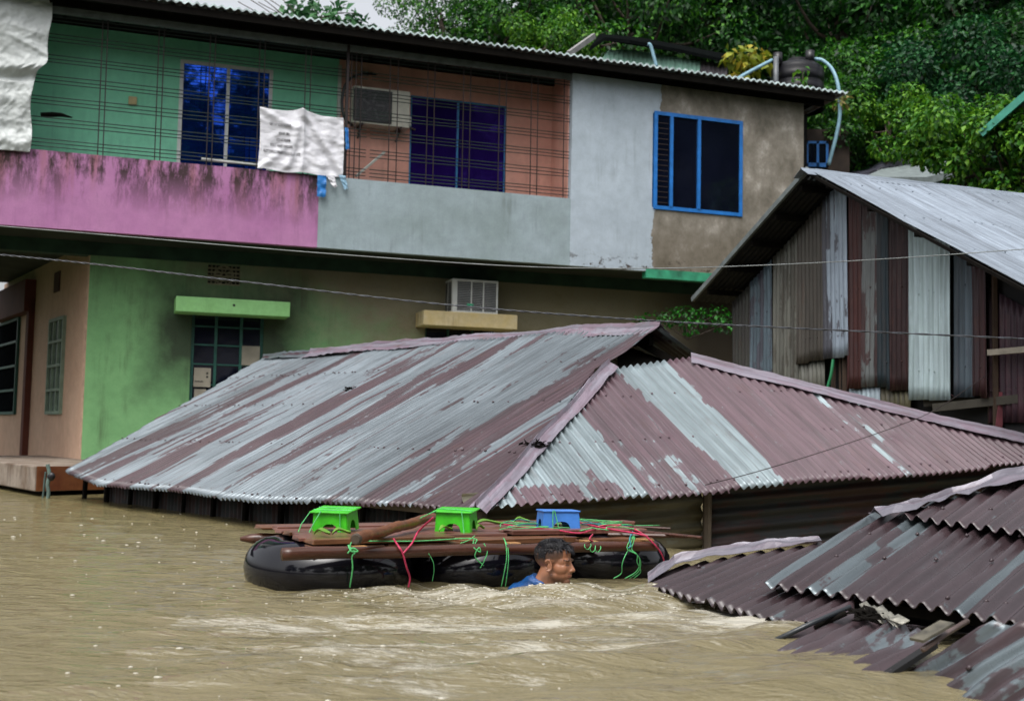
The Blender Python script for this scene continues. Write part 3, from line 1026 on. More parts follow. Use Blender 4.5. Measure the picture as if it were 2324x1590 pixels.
# ------------------------------------------------------------------ things on the big building
def cloth(name, s0, s1, z_of, y_base, depth_fn, mat, nu=70, nv=50, thick=.004):
    """hanging sheet in building space; z_of(u)->(bottom, top); depth_fn(u,v)->(ds, dy)"""
    vs, fs, uv = [], [], []
    for j in range(nv + 1):
        for i in range(nu + 1):
            u, v = i / nu, j / nv
            zb, zt = z_of(u)
            ds, dy, dz = depth_fn(u, v)
            vs.append(tuple(Bw(s0 + (s1 - s0) * u + ds, y_base + dy, zb + (zt - zb) * v + dz)))
    for j in range(nv):
        for i in range(nu):
            a = j * (nu + 1) + i
            fs.append((a, a + 1, a + nu + 2, a + nu + 1))
    me = bpy.data.meshes.new(name)
    me.from_pydata(vs, [], fs)
    me.polygons.foreach_set('use_smooth', [True] * len(me.polygons))
    o = link(name, me, mat)
    modify(o, solid=thick, offset=0)
    return o


def fold(u, v, a, b, w):      # ridge from point a to point b
    ax, ay = a; bx, by = b
    dx, dy = bx - ax, by - ay
    L = math.hypot(dx, dy)
    t = max(0, min(1, ((u - ax) * dx + (v - ay) * dy) / L / L))
    d = math.hypot(u - ax - dx * t, v - ay - dy * t)
    return math.exp(-(d / w) ** 2)


m_sack = flat('woven_white_plastic', (.70, .70, .74, 1), .45, vary=.08, scale=3, bump=.15)
m_tarp = flat('dull_white_tarpaulin', (.50, .53, .52, 1), .5, vary=.15, scale=2, bump=.15)
YS = -.045
S0, ZT0 = B(589, 243, YS); S1, ZT1 = B(781, 268, YS)
ZB0 = B(597, 384, YS)[1]; ZB1 = B(784, 404, YS)[1]


def sack_d(u, v):
    y = -.022 * fold(u, v, (.50, 1.0), (.50, .0), .035) - .045 * fold(u, v, (.50, .98), (1.0, .05), .06) + .03 * fold(u, v, (.56, .8), (.95, .0), .05)
    y -= .032 * fold(u, v, (.50, 1.0), (.34, .1), .05) + .026 * fold(u, v, (.0, 1.0), (.42, .70), .05) + .022 * fold(u, v, (.03, .0), (.3, .4), .05)
    y += .020 * math.sin(u * 9 + v * 3) * .5 + .022 * mnoise.noise(Vector((u * 4, v * 4, 1.1))) + .010 * mnoise.noise(Vector((u * 11, v * 13, 2.1)))
    if u > .5: y += .020 * mnoise.noise(Vector((u * 9, v * 6 + u * 3, 7)))
    y = y * .95 + .006 * (abs(mnoise.noise(Vector((u * 7 + v * 5, v * 9 - u * 4, 4.2)))) - .2) + .004 * (abs(mnoise.noise(Vector((u * 19 - v * 8, v * 22, 8.2)))) - .2) + .001 * mnoise.noise(Vector((u * 50, v * 50, 3)))
    ds = .02 * math.sin(v * 3.1) * (1 - u) * 1.2 + .012 * u * math.sin(v * 4)
    dz = .035 * (abs(math.sin(u * math.pi * 2)) * -1.0) * v ** 2 + .012 * math.sin(u * 14) * (1 - v) ** 3
    return ds, y, dz


sz = lambda u: (ZB0 + (ZB1 - ZB0) * u, ZT0 + (ZT1 - ZT0) * u + .05 * (1 - abs(2 * u - 1)))
sack = cloth('rice_sack_sheet', S0, S1, sz, YS, sack_d, m_sack, 130, 110, .0015)
tag(sack, 'opened white rice sack with upside-down black print hung on the balcony grille', 'sack')
lines = [('WHITE RICE (ATAP)', .745, .235, .25, .052), ('NET 30 KGS', .605, .275, .12, .040), ('MINISTRY OF FOOD', .50, .27, .16, .040),
         ('DIRECTORATE GENERAL OF FOOD', .405, .25, .26, .042), ("GOVT. OF THE PEOPLE'S REPUBLIC OF BANGLADESH", .295, .26, .43, .044)]
m_ink = flat('black_ink', (.012, .012, .016, 1), .6)
for (txt, v, uc, wid, hh) in lines:
    tv, tf = [], []
    c = bpy.data.curves.new('t', 'FONT'); c.body = txt; c.align_x = 'CENTER'; c.align_y = 'CENTER'; c.resolution_u = 2; c.offset = .03
    to = bpy.data.objects.new('t', c); COL.objects.link(to)
    bpy.context.view_layer.update()
    tm = bpy.data.meshes.new_from_object(to.evaluated_get(bpy.context.evaluated_depsgraph_get()))
    xs = [p.co.x for p in tm.vertices]; yy = [p.co.y for p in tm.vertices]
    wx, hy = max(xs) - min(xs), max(yy) - min(yy)
    b0 = len(tv)
    for p in tm.vertices:
        # turned by half a circle in the plane of the sack
        u = uc - (p.co.x / wx) * wid
        vv = v - (p.co.y / hy) * hh * 1.15 - (u - uc) * .05
        zb, zt = sz(u); ds, dy, dz = sack_d(u, vv)
        tv.append(tuple(Bw(S0 + (S1 - S0) * u + ds, YS + dy - .016, zb + (zt - zb) * vv + dz)))
    for p in tm.polygons: tf.append([b0 + i for i in p.vertices])
    bpy.data.objects.remove(to); bpy.data.curves.remove(c); bpy.data.meshes.remove(tm)
    me = bpy.data.meshes.new('printed_text'); me.from_pydata(tv, [], tf)
    me.materials.append(m_ink)
    o = bpy.data.objects.new('printed_text', me); COL.objects.link(o); o.parent = sack
# torn blue and white strips under the sack
m_bluerag = flat('blue_plastic_strip', (.02, .17, .48, 1), .4, scale=12)


def rag(name, px0, py0, px1, py1, w, mat, label, cat='rag', yy=-.07, seed=0):
    s0, z0 = B(px0, py0, yy); s1, z1 = B(px1, py1, yy)
    vs, fs = [], []
    n = 12
    for i in range(n + 1):
        t = i / n
        for k in range(5):
            q = (k / 4 - .5) * w * (1 - .45 * t * (seed % 2)) 
            s = s0 + (s1 - s0) * t + q + .012 * mnoise.noise(Vector((t * 6, k, seed)))
            vs.append(tuple(Bw(s, yy + .02 * mnoise.noise(Vector((t * 4, k * .8, seed + 3))), z0 + (z1 - z0) * t + (.03 * mnoise.noise(Vector((k * 2.2, 0, seed))) if i == n else 0))))
    for i in range(n):
        for k in range(4):
            a = i * 5 + k
            fs.append((a, a + 1, a + 6, a + 5))
    me = bpy.data.meshes.new(name); me.from_pydata(vs, [], fs)
    o = link(name, me, mat); modify(o, solid=.004, offset=0)
    return tag(o, label, cat)


rag('plastic_strip', 731, 398, 729, 446, .13, m_bluerag, 'bright blue torn strip hanging over the pink and grey parapet join', seed=2)
rag('plastic_strip', 786, 290, 789, 340, .05, m_bluerag, 'narrow blue strip beside the right edge of the rice sack', seed=4)
rag('plastic_shred', 750, 398, 760, 424, .12, m_sack, 'pointed white plastic shred below the middle of the rice sack', seed=3)
rag('plastic_shred', 776, 398, 786, 430, .10, flat('pale_blue_plastic', (.25, .42, .55, 1), .4), 'pale blue frayed shred below the right corner of the sack', seed=5)

# big tarpaulin at the left edge
T0, T1 = B(-140, 100, -.05)[0], B(112, 100, -.05)[0]
tz = lambda u: (z_par - .06, zr(0) + .1)


def tarp_d(u, v):
    y = -.06 * math.exp(-((v - .50) / .035) ** 2) + .05 * math.exp(-((v - .44) / .03) ** 2) - .05 * math.exp(-((v - .06) / .05) ** 2)
    y += .05 * mnoise.noise(Vector((u * 3, v * 5, 3))) + .02 * mnoise.noise(Vector((u * 10, v * 14, 5))) - .03 * math.sin(u * 5 + v * 6)
    y += .05 * (abs(mnoise.noise(Vector((u * 3.5 + v * 6, v * 7, 9)))) - .2) + .022 * (abs(mnoise.noise(Vector((u * 11 - v * 9, v * 22, 2)))) - .2) + .008 * mnoise.noise(Vector((u * 30, v * 50, 2)))
    dz = -.05 * math.exp(-((v - .5) / .1) ** 2) * math.sin(u * 3.2)
    ds = -.18 * u * (1 / (1 + math.exp((v - .50) * 60))) + .02 * math.sin(v * 17) * u
    return ds, y, dz


tp = cloth('tarpaulin', T0, T1, tz, -.06, tarp_d, m_tarp, 90, 160, .002)
tag(tp, 'large creased white tarpaulin hanging at the left end of the balcony', 'tarpaulin')

# split air-conditioner unit on brackets in the balcony
a0, zt = B(803, 193, .55); a1, _ = B(932, 205, .55); _, zb = B(803, 277, .55)
ac = thing('air_conditioner', 'white outdoor air-conditioner unit with round fan on black brackets in the balcony', 'air conditioner', Bw(a0, .55, zb), BRZ)
W, H_, D_ = a1 - a0, zt - zb, .32
zsl = -.030
bm = bmesh.new(); box(bm, 0, W, .01, D_, 0, H_)
o = obj('casing', bm, flat('yellowed_white_metal', (.56, .55, .47, 1), .4, vary=.12), ac); modify(o, bevel=.012)
bm = bmesh.new()
fx, fz, fw2 = W * .34, H_ * .49, H_ * .42
box(bm, fx - fw2 * 1.25, fx + fw2 * 1.25, -.004, .012, fz - fw2 * 1.05, fz + fw2 * 1.05)
o = obj('fan_recess', bm, M['black_plastic'], ac)
bm = bmesh.new()
for k in range(34):
    x = fx - fw2 * 1.15 + k * fw2 * 2.3 / 33
    h = fw2 * 1.0
    box(bm, x - .0018, x + .0018, -.014, -.006, fz - h, fz + h)
for r_ in (.35, .7, 1.0):
    tube(bm, [(fx + math.cos(a * .2618) * fw2 * r_, -.010, fz + math.sin(a * .2618) * fw2 * r_) for a in range(25)], .003, 4)
obj('fan_guard', bm, flat('fan_guard_grey', (.13, .13, .14, 1), .5), ac)
bm = bmesh.new()
for k in range(5):
    a = k * 2 * math.pi / 5
    v = [bm.verts.new((fx + math.cos(a + t) * r_ * fw2, .0 - .003 + t * .01, fz + math.sin(a + t) * r_ * fw2)) for (t, r_) in ((0, .15), (.0, .85), (.8, .8), (.5, .15))]
    bm.faces.new(v)
o = obj('fan_blade', bm, flat('fan_grey', (.10, .10, .11, 1), .4), ac); modify(o, solid=.003)
bm = bmesh.new(); box(bm, W - .001, W + .04, .06, .22, .05, .20)
o = obj('valve_cover', bm, M['dirty_white'], ac); modify(o, bevel=.01)
for x in (W * .16, W * .84):
    bm = bmesh.new()
    obox(bm, (x, -.02, -.02), (x, .68, -.02), .035, .035)
    obox(bm, (x, .66, -.02), (x, .66, -.42), .03, .03); obox(bm, (x, .05, -.03), (x, .66, -.36), .025, .025)
    obj('bracket', bm, M['bar'], ac)


def cable(name, pts, r, mat, label, cat, seg=6, n=10, squash=1.0, group=None):
    bm = bmesh.new(); tube(bm, spline(pts, n), r, seg)
    o = obj(name, bm, mat, None, True)
    return tag(o, label, cat, group)


def bp(px, py, d):
    s, z = B(px, py, d); return Bw(s, d, z)


cable('hose', [bp(800, 285, .5), bp(782, 268, .4), bp(776, 235, .4), bp(783, 195, .4), bp(803, 174, .5), bp(840, 168, .8), bp(900, 178, 1.0), bp(990, 188, 1.15)], .022, M['black_plastic'],
      'black insulated hose looping over the outdoor air-conditioner unit', 'hose')
cable('hose', [bp(990, 188, 1.18), bp(988, 240, 1.15), bp(975, 280, 1.1), bp(955, 297, 1.0), bp(930, 290, .8)], .014, flat('tan_hose', (.16, .13, .10, 1), .6),
      'thin tan hose dropping from the wall and curling to the unit', 'hose')
cable('cable_knot', [bp(985, 176, 1.1), bp(995, 182, 1.08), bp(985, 190, 1.1), bp(994, 194, 1.05), bp(982, 180, 1.1)], .03, M['dark_wood'], 'dark tangle of tape where the hoses meet the wall', 'cable bundle')
bm = bmesh.new(); obox(bm, bp(808, 400, .25), bp(873, 345, .6), .03, .03)
tag(obj('stick', bm, M['dirty_white']), 'pale stick leaning up under the outdoor unit', 'stick')
bm = bmesh.new(); tube(bm, [bp(1256, 291, .9), bp(1260, 360, .8), bp(1264, 452, .6)], .017, 8)
tag(obj('white_pipe', bm, M['white_paint']), 'thin white pipe leaning against the salmon wall', 'pipe')
bm = bmesh.new(); tube(bm, [bp(457, 361, .16), bp(595, 376, .16)], .022, 8)
tag(obj('white_rod', bm, M['dirty_white']), 'white rod lying along the parapet left of the rice sack', 'rod')
bm = bmesh.new(); tube(bm, [bp(92, 260, .3), bp(120, 260, .3), bp(140, 261, .3), bp(164, 267, .3)], [.03, .035, .03, .008], 8, jit=.2)
tag(obj('driftwood_stick', bm, M['dark_wood']), 'short dark stick poking out beside the tarpaulin', 'stick')
# switch box with its conduit on the mint wall
s_, z_ = B(301, 230, D_UP)
sw = thing('switch_box', 'small cream switch box under a thin conduit on the mint wall', 'switch', Bw(s_, D_UP, z_), BRZ)
bm = bmesh.new(); box(bm, -.06, .06, -.05, 0, -.06, .06); modify(obj('box', bm, flat('cream_plastic', (.42, .35, .17, 1), .5), sw), bevel=.008)
bm = bmesh.new(); box(bm, -.012, .012, -.02, 0, .06, .95); obj('conduit', bm, m_greenup, sw)
# lamp holder under the roof
s_, z_ = B(264, 43, .9)
lm = thing('lamp_holder', 'white lamp holder wrapped in plastic under the balcony roof', 'lamp', Bw(s_, .9, z_), BRZ)
bm = bmesh.new(); bmesh.ops.create_uvsphere(bm, u_segments=10, v_segments=8, radius=.06); bmesh.ops.scale(bm, vec=(1, 1, 1.6), verts=bm.verts)
for v in bm.verts: v.co += Vector((rnd.uniform(-.012, .012), rnd.uniform(-.012, .012), 0))
obj('bulb', bm, M['dirty_white'], lm)
bm = bmesh.new(); tube(bm, [(0, 0, .08), (0, 0, .55)], .015, 6); obj('holder', bm, M['dark_wood'], lm)

# window air conditioner on the stained ledge
A0, ZT = B(1028, 632, D_LOW - .42); A1, _ = B(1131, 640, D_LOW - .42); _, ZB = B(1028, 708, D_LOW - .42)
wac = thing('window_air_conditioner', 'white box air conditioner with louvred sides resting on the stained ledge', 'air conditioner', Bw(A0, D_LOW - .42, LEDGE[3]), BRZ)
W, H_ = A1 - A0, ZT - LEDGE[3]
bm = bmesh.new(); box(bm, .006, W - .006, .006, .55, .004, H_ - .004)
obj('casing', bm, M['black_plastic'], wac)
bm = bmesh.new()
e = .03
for (x0, x1, z0, z1) in ((0, W, 0, e), (0, W, H_ - e, H_), (0, e * 2.6, e, H_ - e), (W - e, W, e, H_ - e), (W * .40, W * .40 + .022, e, H_ - e), (W * .665, W * .665 + .022, e, H_ - e)):
    box(bm, x0, x1, 0, .012, z0, z1)
box(bm, 0, W, .012, .56, H_ - .002, H_ + .006); box(bm, -.003, .005, .012, .06, 0, H_); box(bm, -.003, .005, .50, .56, 0, H_); box(bm, -.003, .005, .06, .5, 0, .03); box(bm, -.003, .005, .06, .5, H_ - .03, H_); box(bm, -.003, .005, .26, .275, .03, H_ - .03)
modify(obj('frame', bm, M['white_paint'], wac), bevel=.003)
bm = bmesh.new()
for (x0, x1) in ((e * 2.6, W * .40), (W * .40 + .022, W * .665), (W * .665 + .022, W - e)):
    for k in range(17):
        z = e + (H_ - 2 * e) * (k + .5) / 17
        box(bm, x0, x1, .003, .010, z - .0045, z + .0045)
for k in range(14):
    z = e + (H_ - 2 * e) * (k + .5) / 14
    box(bm, -.001, .004, .07, .255, z - .003, z + .003); box(bm, -.001, .004, .28, .49, z - .003, z + .003)
obj('louvre', bm, flat('grey_louvre', (.40, .42, .42, 1), .4), wac)
bm = bmesh.new(); box(bm, W * .32, W * .46, -.004, .0, H_ * .22, H_ * .28); obj('badge', bm, flat('green_badge', (.03, .45, .22, 1), .4), wac)

# cables crossing in front of the buildings
cable('overhead_cable', [at(-60, 508, 9.2), at(300, 538, 9.0), at(700, 572, 8.9), at(1150, 603, 8.8), at(1450, 609, 8.8), at(1700, 603, 8.9), at(2000, 588, 9.1), at(2400, 560, 9.3)], .0038,
      M['wire_white'], 'smooth pale cable sagging just below the balcony', 'cable', 6, 12)
pts = spline([at(-60, 572, 8.6), at(230, 601, 8.5), at(560, 640, 8.4), at(1000, 690, 8.3), at(1400, 722, 8.2), at(1750, 742, 8.2), at(2400, 772, 8.3)], 60)
bm = bmesh.new()
for ph in (0, math.pi):
    tube(bm, [p + Vector((0, math.cos(i * .75 + ph), math.sin(i * .75 + ph))) * .0038 for i, p in enumerate(pts)], .0036, 5)
tag(obj('twisted_cable', bm, M['wire_grey'], None, True), 'twisted grey two-strand cable crossing in front of the green lower wall', 'cable')
cable('thin_wire', [at(1600, 1100, 7.6), at(1720, 1069, 7.8), at(1880, 1020, 8.3), at(2040, 965, 9.0), at(2130, 925, 9.6), at(2240, 850, 10.4)], .003, M['bar'], 'thin dark wire slanting over the brown roof sheets', 'wire', 5)

# ------------------------------------------------------------------ flooded house with the big tin roof
house = thing('flooded_house', 'tin house sunk to its eaves with large brown and grey corrugated roof', 'house', (0, 9, 0))
Z = Vector((0, 0, 1))
zA = .293
pA = at(1085, 1160, 8.0); zA = pA.z
pB = atz(145, 1071, zA)
eL = (pB - pA); eL.z = 0; eL.normalize()
nL = Vector((eL.y, -eL.x, 0))
if nL.y < 0: nL = -nL
Rg = at(1497, 742, 11.0)
dist = (Rg - pA).dot(nL)
slope = (Rg.z - pA.z) / dist
ribL = (nL + Z * slope).normalized()
nLeft = eL.cross(ribL).normalized()
if nLeft.z < 0: nLeft = -nLeft
onL = lambda px, py: hit(px, py, pA, nLeft)
pC = at(2330, 1054, 10.5)
G1 = onL(1378, 838)
nRight = (pC - pA).cross(G1 - pA).normalized()
if nRight.z < 0: nRight = -nRight
onR = lambda px, py: hit(px, py, pA, nRight)
eR = (pC - pA).normalized()
ribR = nRight.cross(eR).normalized()
if ribR.y < 0: ribR = -ribR
print('A', pA, 'B', pB, 'C', pC, 'Rg', Rg, 'G1', G1, 'nL', nLeft, 'nR', nRight, 'ribR', ribR)
Lt = onL(600, 812)
ridgeR = onL(1497, 745)
poly = [pA, onL(700, 1139), onL(480, 1130), onL(380, 1112), onL(210, 1100), pB, Lt, ridgeR, onL(1352, 840)]


def biasL(u, v, fu, fv):
    # more purple paint towards the near corner and low down
    d = u if eL_sign > 0 else None
    q = abs(near_u(u))
    band = max(0, mnoise.noise(Vector((q * 2.3, v * .22, 7.7))) - .02) * .62 + max(0, mnoise.noise(Vector((q * 6.5, v * .5, 2.1))) - .12) * .35
    return (-.075 + band * (1 - .45 * fv) + .24 * max(0, 1 - q / 1.7) * max(0, 1 - 1.1 * fv) - .03 * fv)


Ld = (ribL - nLeft * ribL.dot(nLeft)).normalized()
Uax = Ld.cross(nLeft).normalized()
umin_ = min((p - pA).dot(Uax) for p in poly)
eL_sign = 1


def near_u(u):
    return abs(u + umin_)


o = sheet('roof_sheet', poly, pA, nLeft, ribL, M['sheet'], house, pitch=.07, amp=.0155, dv=.10, bias=biasL, wob=.010, rag=.02, screws=(.12, 1.05, 2.0, 2.9), seed=3, thick=.002,
          seams=.66, sag=lambda u, v: -.02 * math.sin(u * .9) * (v / 3) - .012 * math.sin(u * 2.2) * max(0, 1 - v))
o['label'] = 'long roof slope of grey zinc streaked with brown paint'
umR = None


def biasR(u, v, fu, fv):
    t = u + uR0               # metres along the eave from the near corner
    t = abs(t) + .05 * mnoise.noise(Vector((v * 3.1, u * .9, 1))) + .035 * mnoise.noise(Vector((v * 11, u * 2, 4)))
    b = .16
    if t < 1.42: b = -.15 + .10 * (fv < .12) + .05 * math.sin(t * 19) + (.10 if fv < .2 and .3 < t < 1.2 else 0)
    elif t < 1.95: b = .04 if fv < .25 else .14
    if 2.00 < t < 2.66: b = -.20 if t > 2.08 + .15 * (1 - fv) else b
    if t > 3.9 and t < 4.15: b = .03
    return b


polyR = [pA, pC, onR(2330, 1003), onR(1990, 925), onR(1570, 816), onR(1385, 838)]
Vr = (ribR - nRight * ribR.dot(nRight)).normalized(); Ur = Vr.cross(nRight).normalized()
uR0 = min((p - pA).dot(Ur) for p in polyR)
if (pC - pA).dot(Ur) < 0:
    uR0 = -(max((p - pA).dot(Ur) for p in polyR) - min((p - pA).dot(Ur) for p in polyR)) + 0.0
o = sheet('roof_sheet', polyR, pA, nRight, ribR, M['sheet_end'], house, pitch=.0762, amp=.016, dv=.07, bias=biasR, wob=.007, rag=.025, screws=(.12, .72, 1.35), seed=5, thick=.002, dents=16)
o['label'] = 'hip end of brown painted roof sheets with one pale band'
# far slope, so the ridge has two sides
far = [ridgeR + Z * .0, Lt, Lt + nL * 1.5 - Z * .6, ridgeR + nL * 1.2 - Z * .5]
nf = (far[1] - far[0]).cross(far[3] - far[0]).normalized()
if nf.z < 0: nf = -nf
sheet('roof_sheet', far, far[0], nf, nL - Z * .4, M['sheet'], house, pitch=.07, amp=.011, dv=.4, thick=.002, seed=8)
dn = -ribL
drR = -ribR
ridge_pts = [onL(705, 803), onL(800, 791), onL(930, 781), onL(1100, 768), onL(1300, 754), onL(1420, 749), ridgeR + (ridgeR - onL(1420, 749)) * .04]
ridge_pts = [p + nLeft * .02 for p in ridge_pts]
m_ridge = sheet_mat('rusty_ridge', grey=(.20, .185, .22, 1), paint=(.15, .11, .14, 1), metal=.2, rough=.38, rustamt=.75)
c = cap_strip('ridge_cap', ridge_pts, dn, (nL - Z * .45).normalized(), .17, .15, m_ridge, house, wob=.02, seed=2, roll=.03)
c['label'] = 'dented ridge cap rusting at its far end'
c = cap_strip('ridge_cap', [onL(598, 812) + nLeft * .01, onL(660, 808) + nLeft * .03, onL(715, 802) + nLeft * .02], dn, (nL - Z * .4).normalized(), .10, .22, M['sheet'], house, wob=.03, seed=6)
hip_pts = [G1 + (pA - G1) * t for t in np.linspace(-.02, 1.02, 12)]
hip_pts = [p + Z * (.035 + .012 * math.sin(i * 1.3)) for i, p in enumerate(hip_pts)]
hd = (pA - G1).normalized()
dl_ = hd.cross(nLeft); dl_ = dl_ if dl_.dot(eL) > 0 else -dl_
dr_ = hd.cross(nRight); dr_ = dr_ if dr_.dot(eR) > 0 else -dr_
cap_strip('hip_cap', hip_pts, dl_.normalized(), dr_.normalized(), .05, .088, M['cap'], house, wob=.010, seed=3, roll=.03, seg=.05)['label'] = 'pale mauve hip flashing from the corner to the gablet'
h2 = [onR(1566, 817), onR(1700, 850), onR(1850, 888), onR(2000, 925), onR(2150, 963), onR(2335, 1004)]
h2 = [p + nRight * .03 for p in h2]
hd2 = (h2[-1] - h2[0]).normalized()
d2 = hd2.cross(nRight); d2 = d2 if d2.z < 0 else -d2
cap_strip('hip_cap', h2, d2.normalized(), (-d2 * .5 - Z * .4 + Vector((.3, .6, 0))).normalized(), .10, .12, M['cap'], house, wob=.010, seed=9, roll=.03)['label'] = 'far hip flashing running down to the right'
# gablet: dark opening under the ridge end
bm = bmesh.new()
gA = onL(1360, 850) + Z * -.03 + nL * .25; gB = onR(1575, 822) - Z * .06 + Vector((.05, .3, 0)); gT = ridgeR - eL * -.45 + Z * -.06
gT = ridgeR + eL * .55 - Z * .10
ff = [bm.verts.new(p) for p in (gA, gB, gT)]
bm.faces.new(ff)
r_ = bmesh.ops.extrude_face_region(bm, geom=bm.faces[:])
bmesh.ops.translate(bm, verts=[v for v in r_['geom'] if isinstance(v, bmesh.types.BMVert)], vec=(0, .05, 0))
wobj('gable_board', bm, M['dark_wood'], house)
bm = bmesh.new()
obox(bm, ridgeR + eL * .1 - Z * .10, ridgeR + eL * 7 - Z * .10, .06, .10)
obox(bm, ridgeR + eL * .25 - Z * .12, gB - Z * .02, .05, .07)
for k in range(3):
    q = ridgeR + dn * (.5 + k * .5) - nLeft * .05
    obox(bm, q + eL * .35, q + eL * 5, .05, .06)
wobj('rafter', bm, M['dark_wood'], house)


def wall_corr(name, a, b, zt0, zt1, mat, parent, horizontal=True, pitch=.0762, amp=.012, inset=0, label=None, seed=0, bias=None):
    a = Vector((a.x, a.y, 0)); b = Vector((b.x, b.y, 0))
    d = (b - a).normalized(); n = Vector((d.y, -d.x, 0))
    if n.dot(a) > 0: n = -n
    poly = [a - Z * .7, b - Z * .7, b + Z * zt1, a + Z * zt0]
    rd = (b + Z * zt1 - a - Z * zt0) if horizontal else Z
    o = sheet(name, poly, a, n, rd, mat, parent, pitch=pitch, amp=amp, dv=.4, rag=0, wob=.006, seams=0 if horizontal else .7, seed=seed, bias=bias, thick=.0015)
    if label: o['label'] = label
    return o


m_olive = sheet_mat('olive_wall_sheet', grey=(.16, .15, .10, 1), paint=(.12, .10, .05, 1), metal=.1, rough=.45, rustamt=.5)
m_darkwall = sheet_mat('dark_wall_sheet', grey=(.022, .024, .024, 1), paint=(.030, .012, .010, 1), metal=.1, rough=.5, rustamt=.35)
inn = Vector((-.25, .9, 0)).normalized() * .30
eRh = Vector((eR.x, eR.y, 0)).normalized()
wA = pA + inn * .9; 
def wallpt(px):
    d = ray(px, 1200); 
    # intersect vertical plane through wA along eRh
    n = Vector((-eRh.y, eRh.x, 0)); t = (wA - CAM).dot(n) / d.dot(n); return CAM + d * t
wP = wallpt(1592); wQ = wallpt(2420)
zt = lambda p: pA.z + (p - pA).dot(eRh) * (pC.z - pA.z) / (Vector((pC.x - pA.x, pC.y - pA.y, 0)).length) + .10
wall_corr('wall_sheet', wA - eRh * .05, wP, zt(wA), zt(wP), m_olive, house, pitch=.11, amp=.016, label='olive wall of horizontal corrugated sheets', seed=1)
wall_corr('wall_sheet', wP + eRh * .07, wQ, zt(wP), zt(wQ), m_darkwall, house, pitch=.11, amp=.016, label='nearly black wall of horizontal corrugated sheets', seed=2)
bm = bmesh.new(); pp = wP + eRh * .03 - Vector((-eRh.y, eRh.x, 0)) * .03
tube(bm, [(pp.x, pp.y, -.7), (pp.x, pp.y, zt(wP))], .035, 8); wobj('post', bm, M['timber'], house)
nin = nL * .28
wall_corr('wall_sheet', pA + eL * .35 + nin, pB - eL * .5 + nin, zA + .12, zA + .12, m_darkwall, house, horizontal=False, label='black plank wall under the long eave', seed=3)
for k in range(12):
    bm = bmesh.new()
    q = pA + eL * (.45 + k * .62) + nin * .75
    tube(bm, [(q.x, q.y, -.6), (q.x + .02, q.y, zA + .05)], .022 + .01 * rnd.random(), 6)
    wobj('stilt', bm, M['dark_wood'], house)
bm = bmesh.new()
obox(bm, pA + nin * .5 - Z * .035 + eL * .1, pB + nin * .5 - Z * .035, .05, .05)
wobj('eave_batten', bm, M['timber'], house)
# clumps of wet leaves on the roof
def debris(ctr, n, sx, label, nr, u_, v_):
    bm = bmesh.new()
    for k in range(n):
        q = ctr + u_ * rnd.gauss(0, sx) + v_ * rnd.gauss(0, sx * .4) + nr * rnd.uniform(.01, .03)
        a = Vector((rnd.uniform(-1, 1), rnd.uniform(-1, 1), rnd.uniform(-.3, .5))).normalized() * rnd.uniform(.02, .05)
        b = Vector((rnd.uniform(-1, 1), rnd.uniform(-1, 1), rnd.uniform(-.2, .5))).normalized() * .015
        bm.faces.new([bm.verts.new(p) for p in (q - a, q + b, q + a, q - b)])
    o = obj('leaf_clump', bm, M['dark_wood']); modify(o, solid=.004)
    tag(o, label, 'leaves')
debris(onL(795, 886), 26, .05, 'black clump of wet leaves on the long roof slope', nLeft, eL, ribL)
debris(onR(1212, 1022) + Z * .03, 34, .05, 'dark rag of leaves caught on the near hip flashing', nRight, eR, ribR)

# ------------------------------------------------------------------ corrugated shack on the right
sw_ = Vector((.36, -.933, 0)).normalized()      # along the gable wall, towards the viewer
sr = Vector((.933, .36, 0))                      # ridge direction, into the picture
sp0 = at(1690, 900, 15.3)
shack = thing('tin_shack', 'tall shack patched from many rusty vertical tin sheets under a bright zinc roof', 'shack', (sp0.x, sp0.y, 0))
def onS(px, py, off=0.0): return hit(px, py, sp0 - sr * off, sr)
apex = onS(1838, 388, .45)
rkR = onS(2420, 700, .45); rkL = onS(1576, 682, .45)
# right slope
nSR = (rkR - apex).cross(sr).normalized(); nSR = nSR if nSR.z > 0 else -nSR
dS = (rkR - apex)
p_ = [apex, apex + sr * 9, apex + sr * 9 + dS, rkR]
o = sheet('roof_sheet', p_, apex, nSR, dS, M['bright_sheet'], shack, pitch=.0762, amp=.009, dv=.25, rag=.01, wob=.006, seams=.66, screws=(.5, 1.6, 2.6), seed=12, thick=.003)
o['label'] = 'bright wet zinc roof slope'
dS2 = rkL - apex
nSL = dS2.cross(sr).normalized(); nSL = nSL if nSL.z > 0 else -nSL
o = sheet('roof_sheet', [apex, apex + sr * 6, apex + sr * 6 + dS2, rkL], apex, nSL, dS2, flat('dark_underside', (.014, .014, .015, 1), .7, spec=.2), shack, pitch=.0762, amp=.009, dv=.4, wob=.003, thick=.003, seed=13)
bm = bmesh.new()
obox(bm, apex - sr * .03 + Z * .02, rkL - sr * .03 + Z * .01, .035, .06)
wobj('barge_board', bm, flat('grey_barge_board', (.13, .15, .15, 1), .6), shack)
bm = bmesh.new()
obox(bm, apex - sr * .02 - Z * .03, rkR - sr * .02 - Z * .03, .03, .03)
for k in range(5):
    for (dd) in (dS, dS2):
        q = apex + dd * (.08 + .2 * k) - Z * .06
        obox(bm, q + sr * .02, q + sr * 3, .05, .07)
wobj('rafter', bm, M['dark_wood'], shack)
cap_strip('ridge_cap', [apex - sr * .12, apex + sr * 9], dS.normalized(), dS2.normalized(), .16, .16, M['bright_sheet'], shack, wob=.008, seed=4)


def shade(g1, g2, rust=.3, metal=.2, **k):
    return sheet_mat('wall_tin_%02d' % len(bpy.data.materials), grey=g1 + (1,), paint=g2 + (1,), metal=metal, rough=.42, rustamt=rust, stretch=.6, **k)


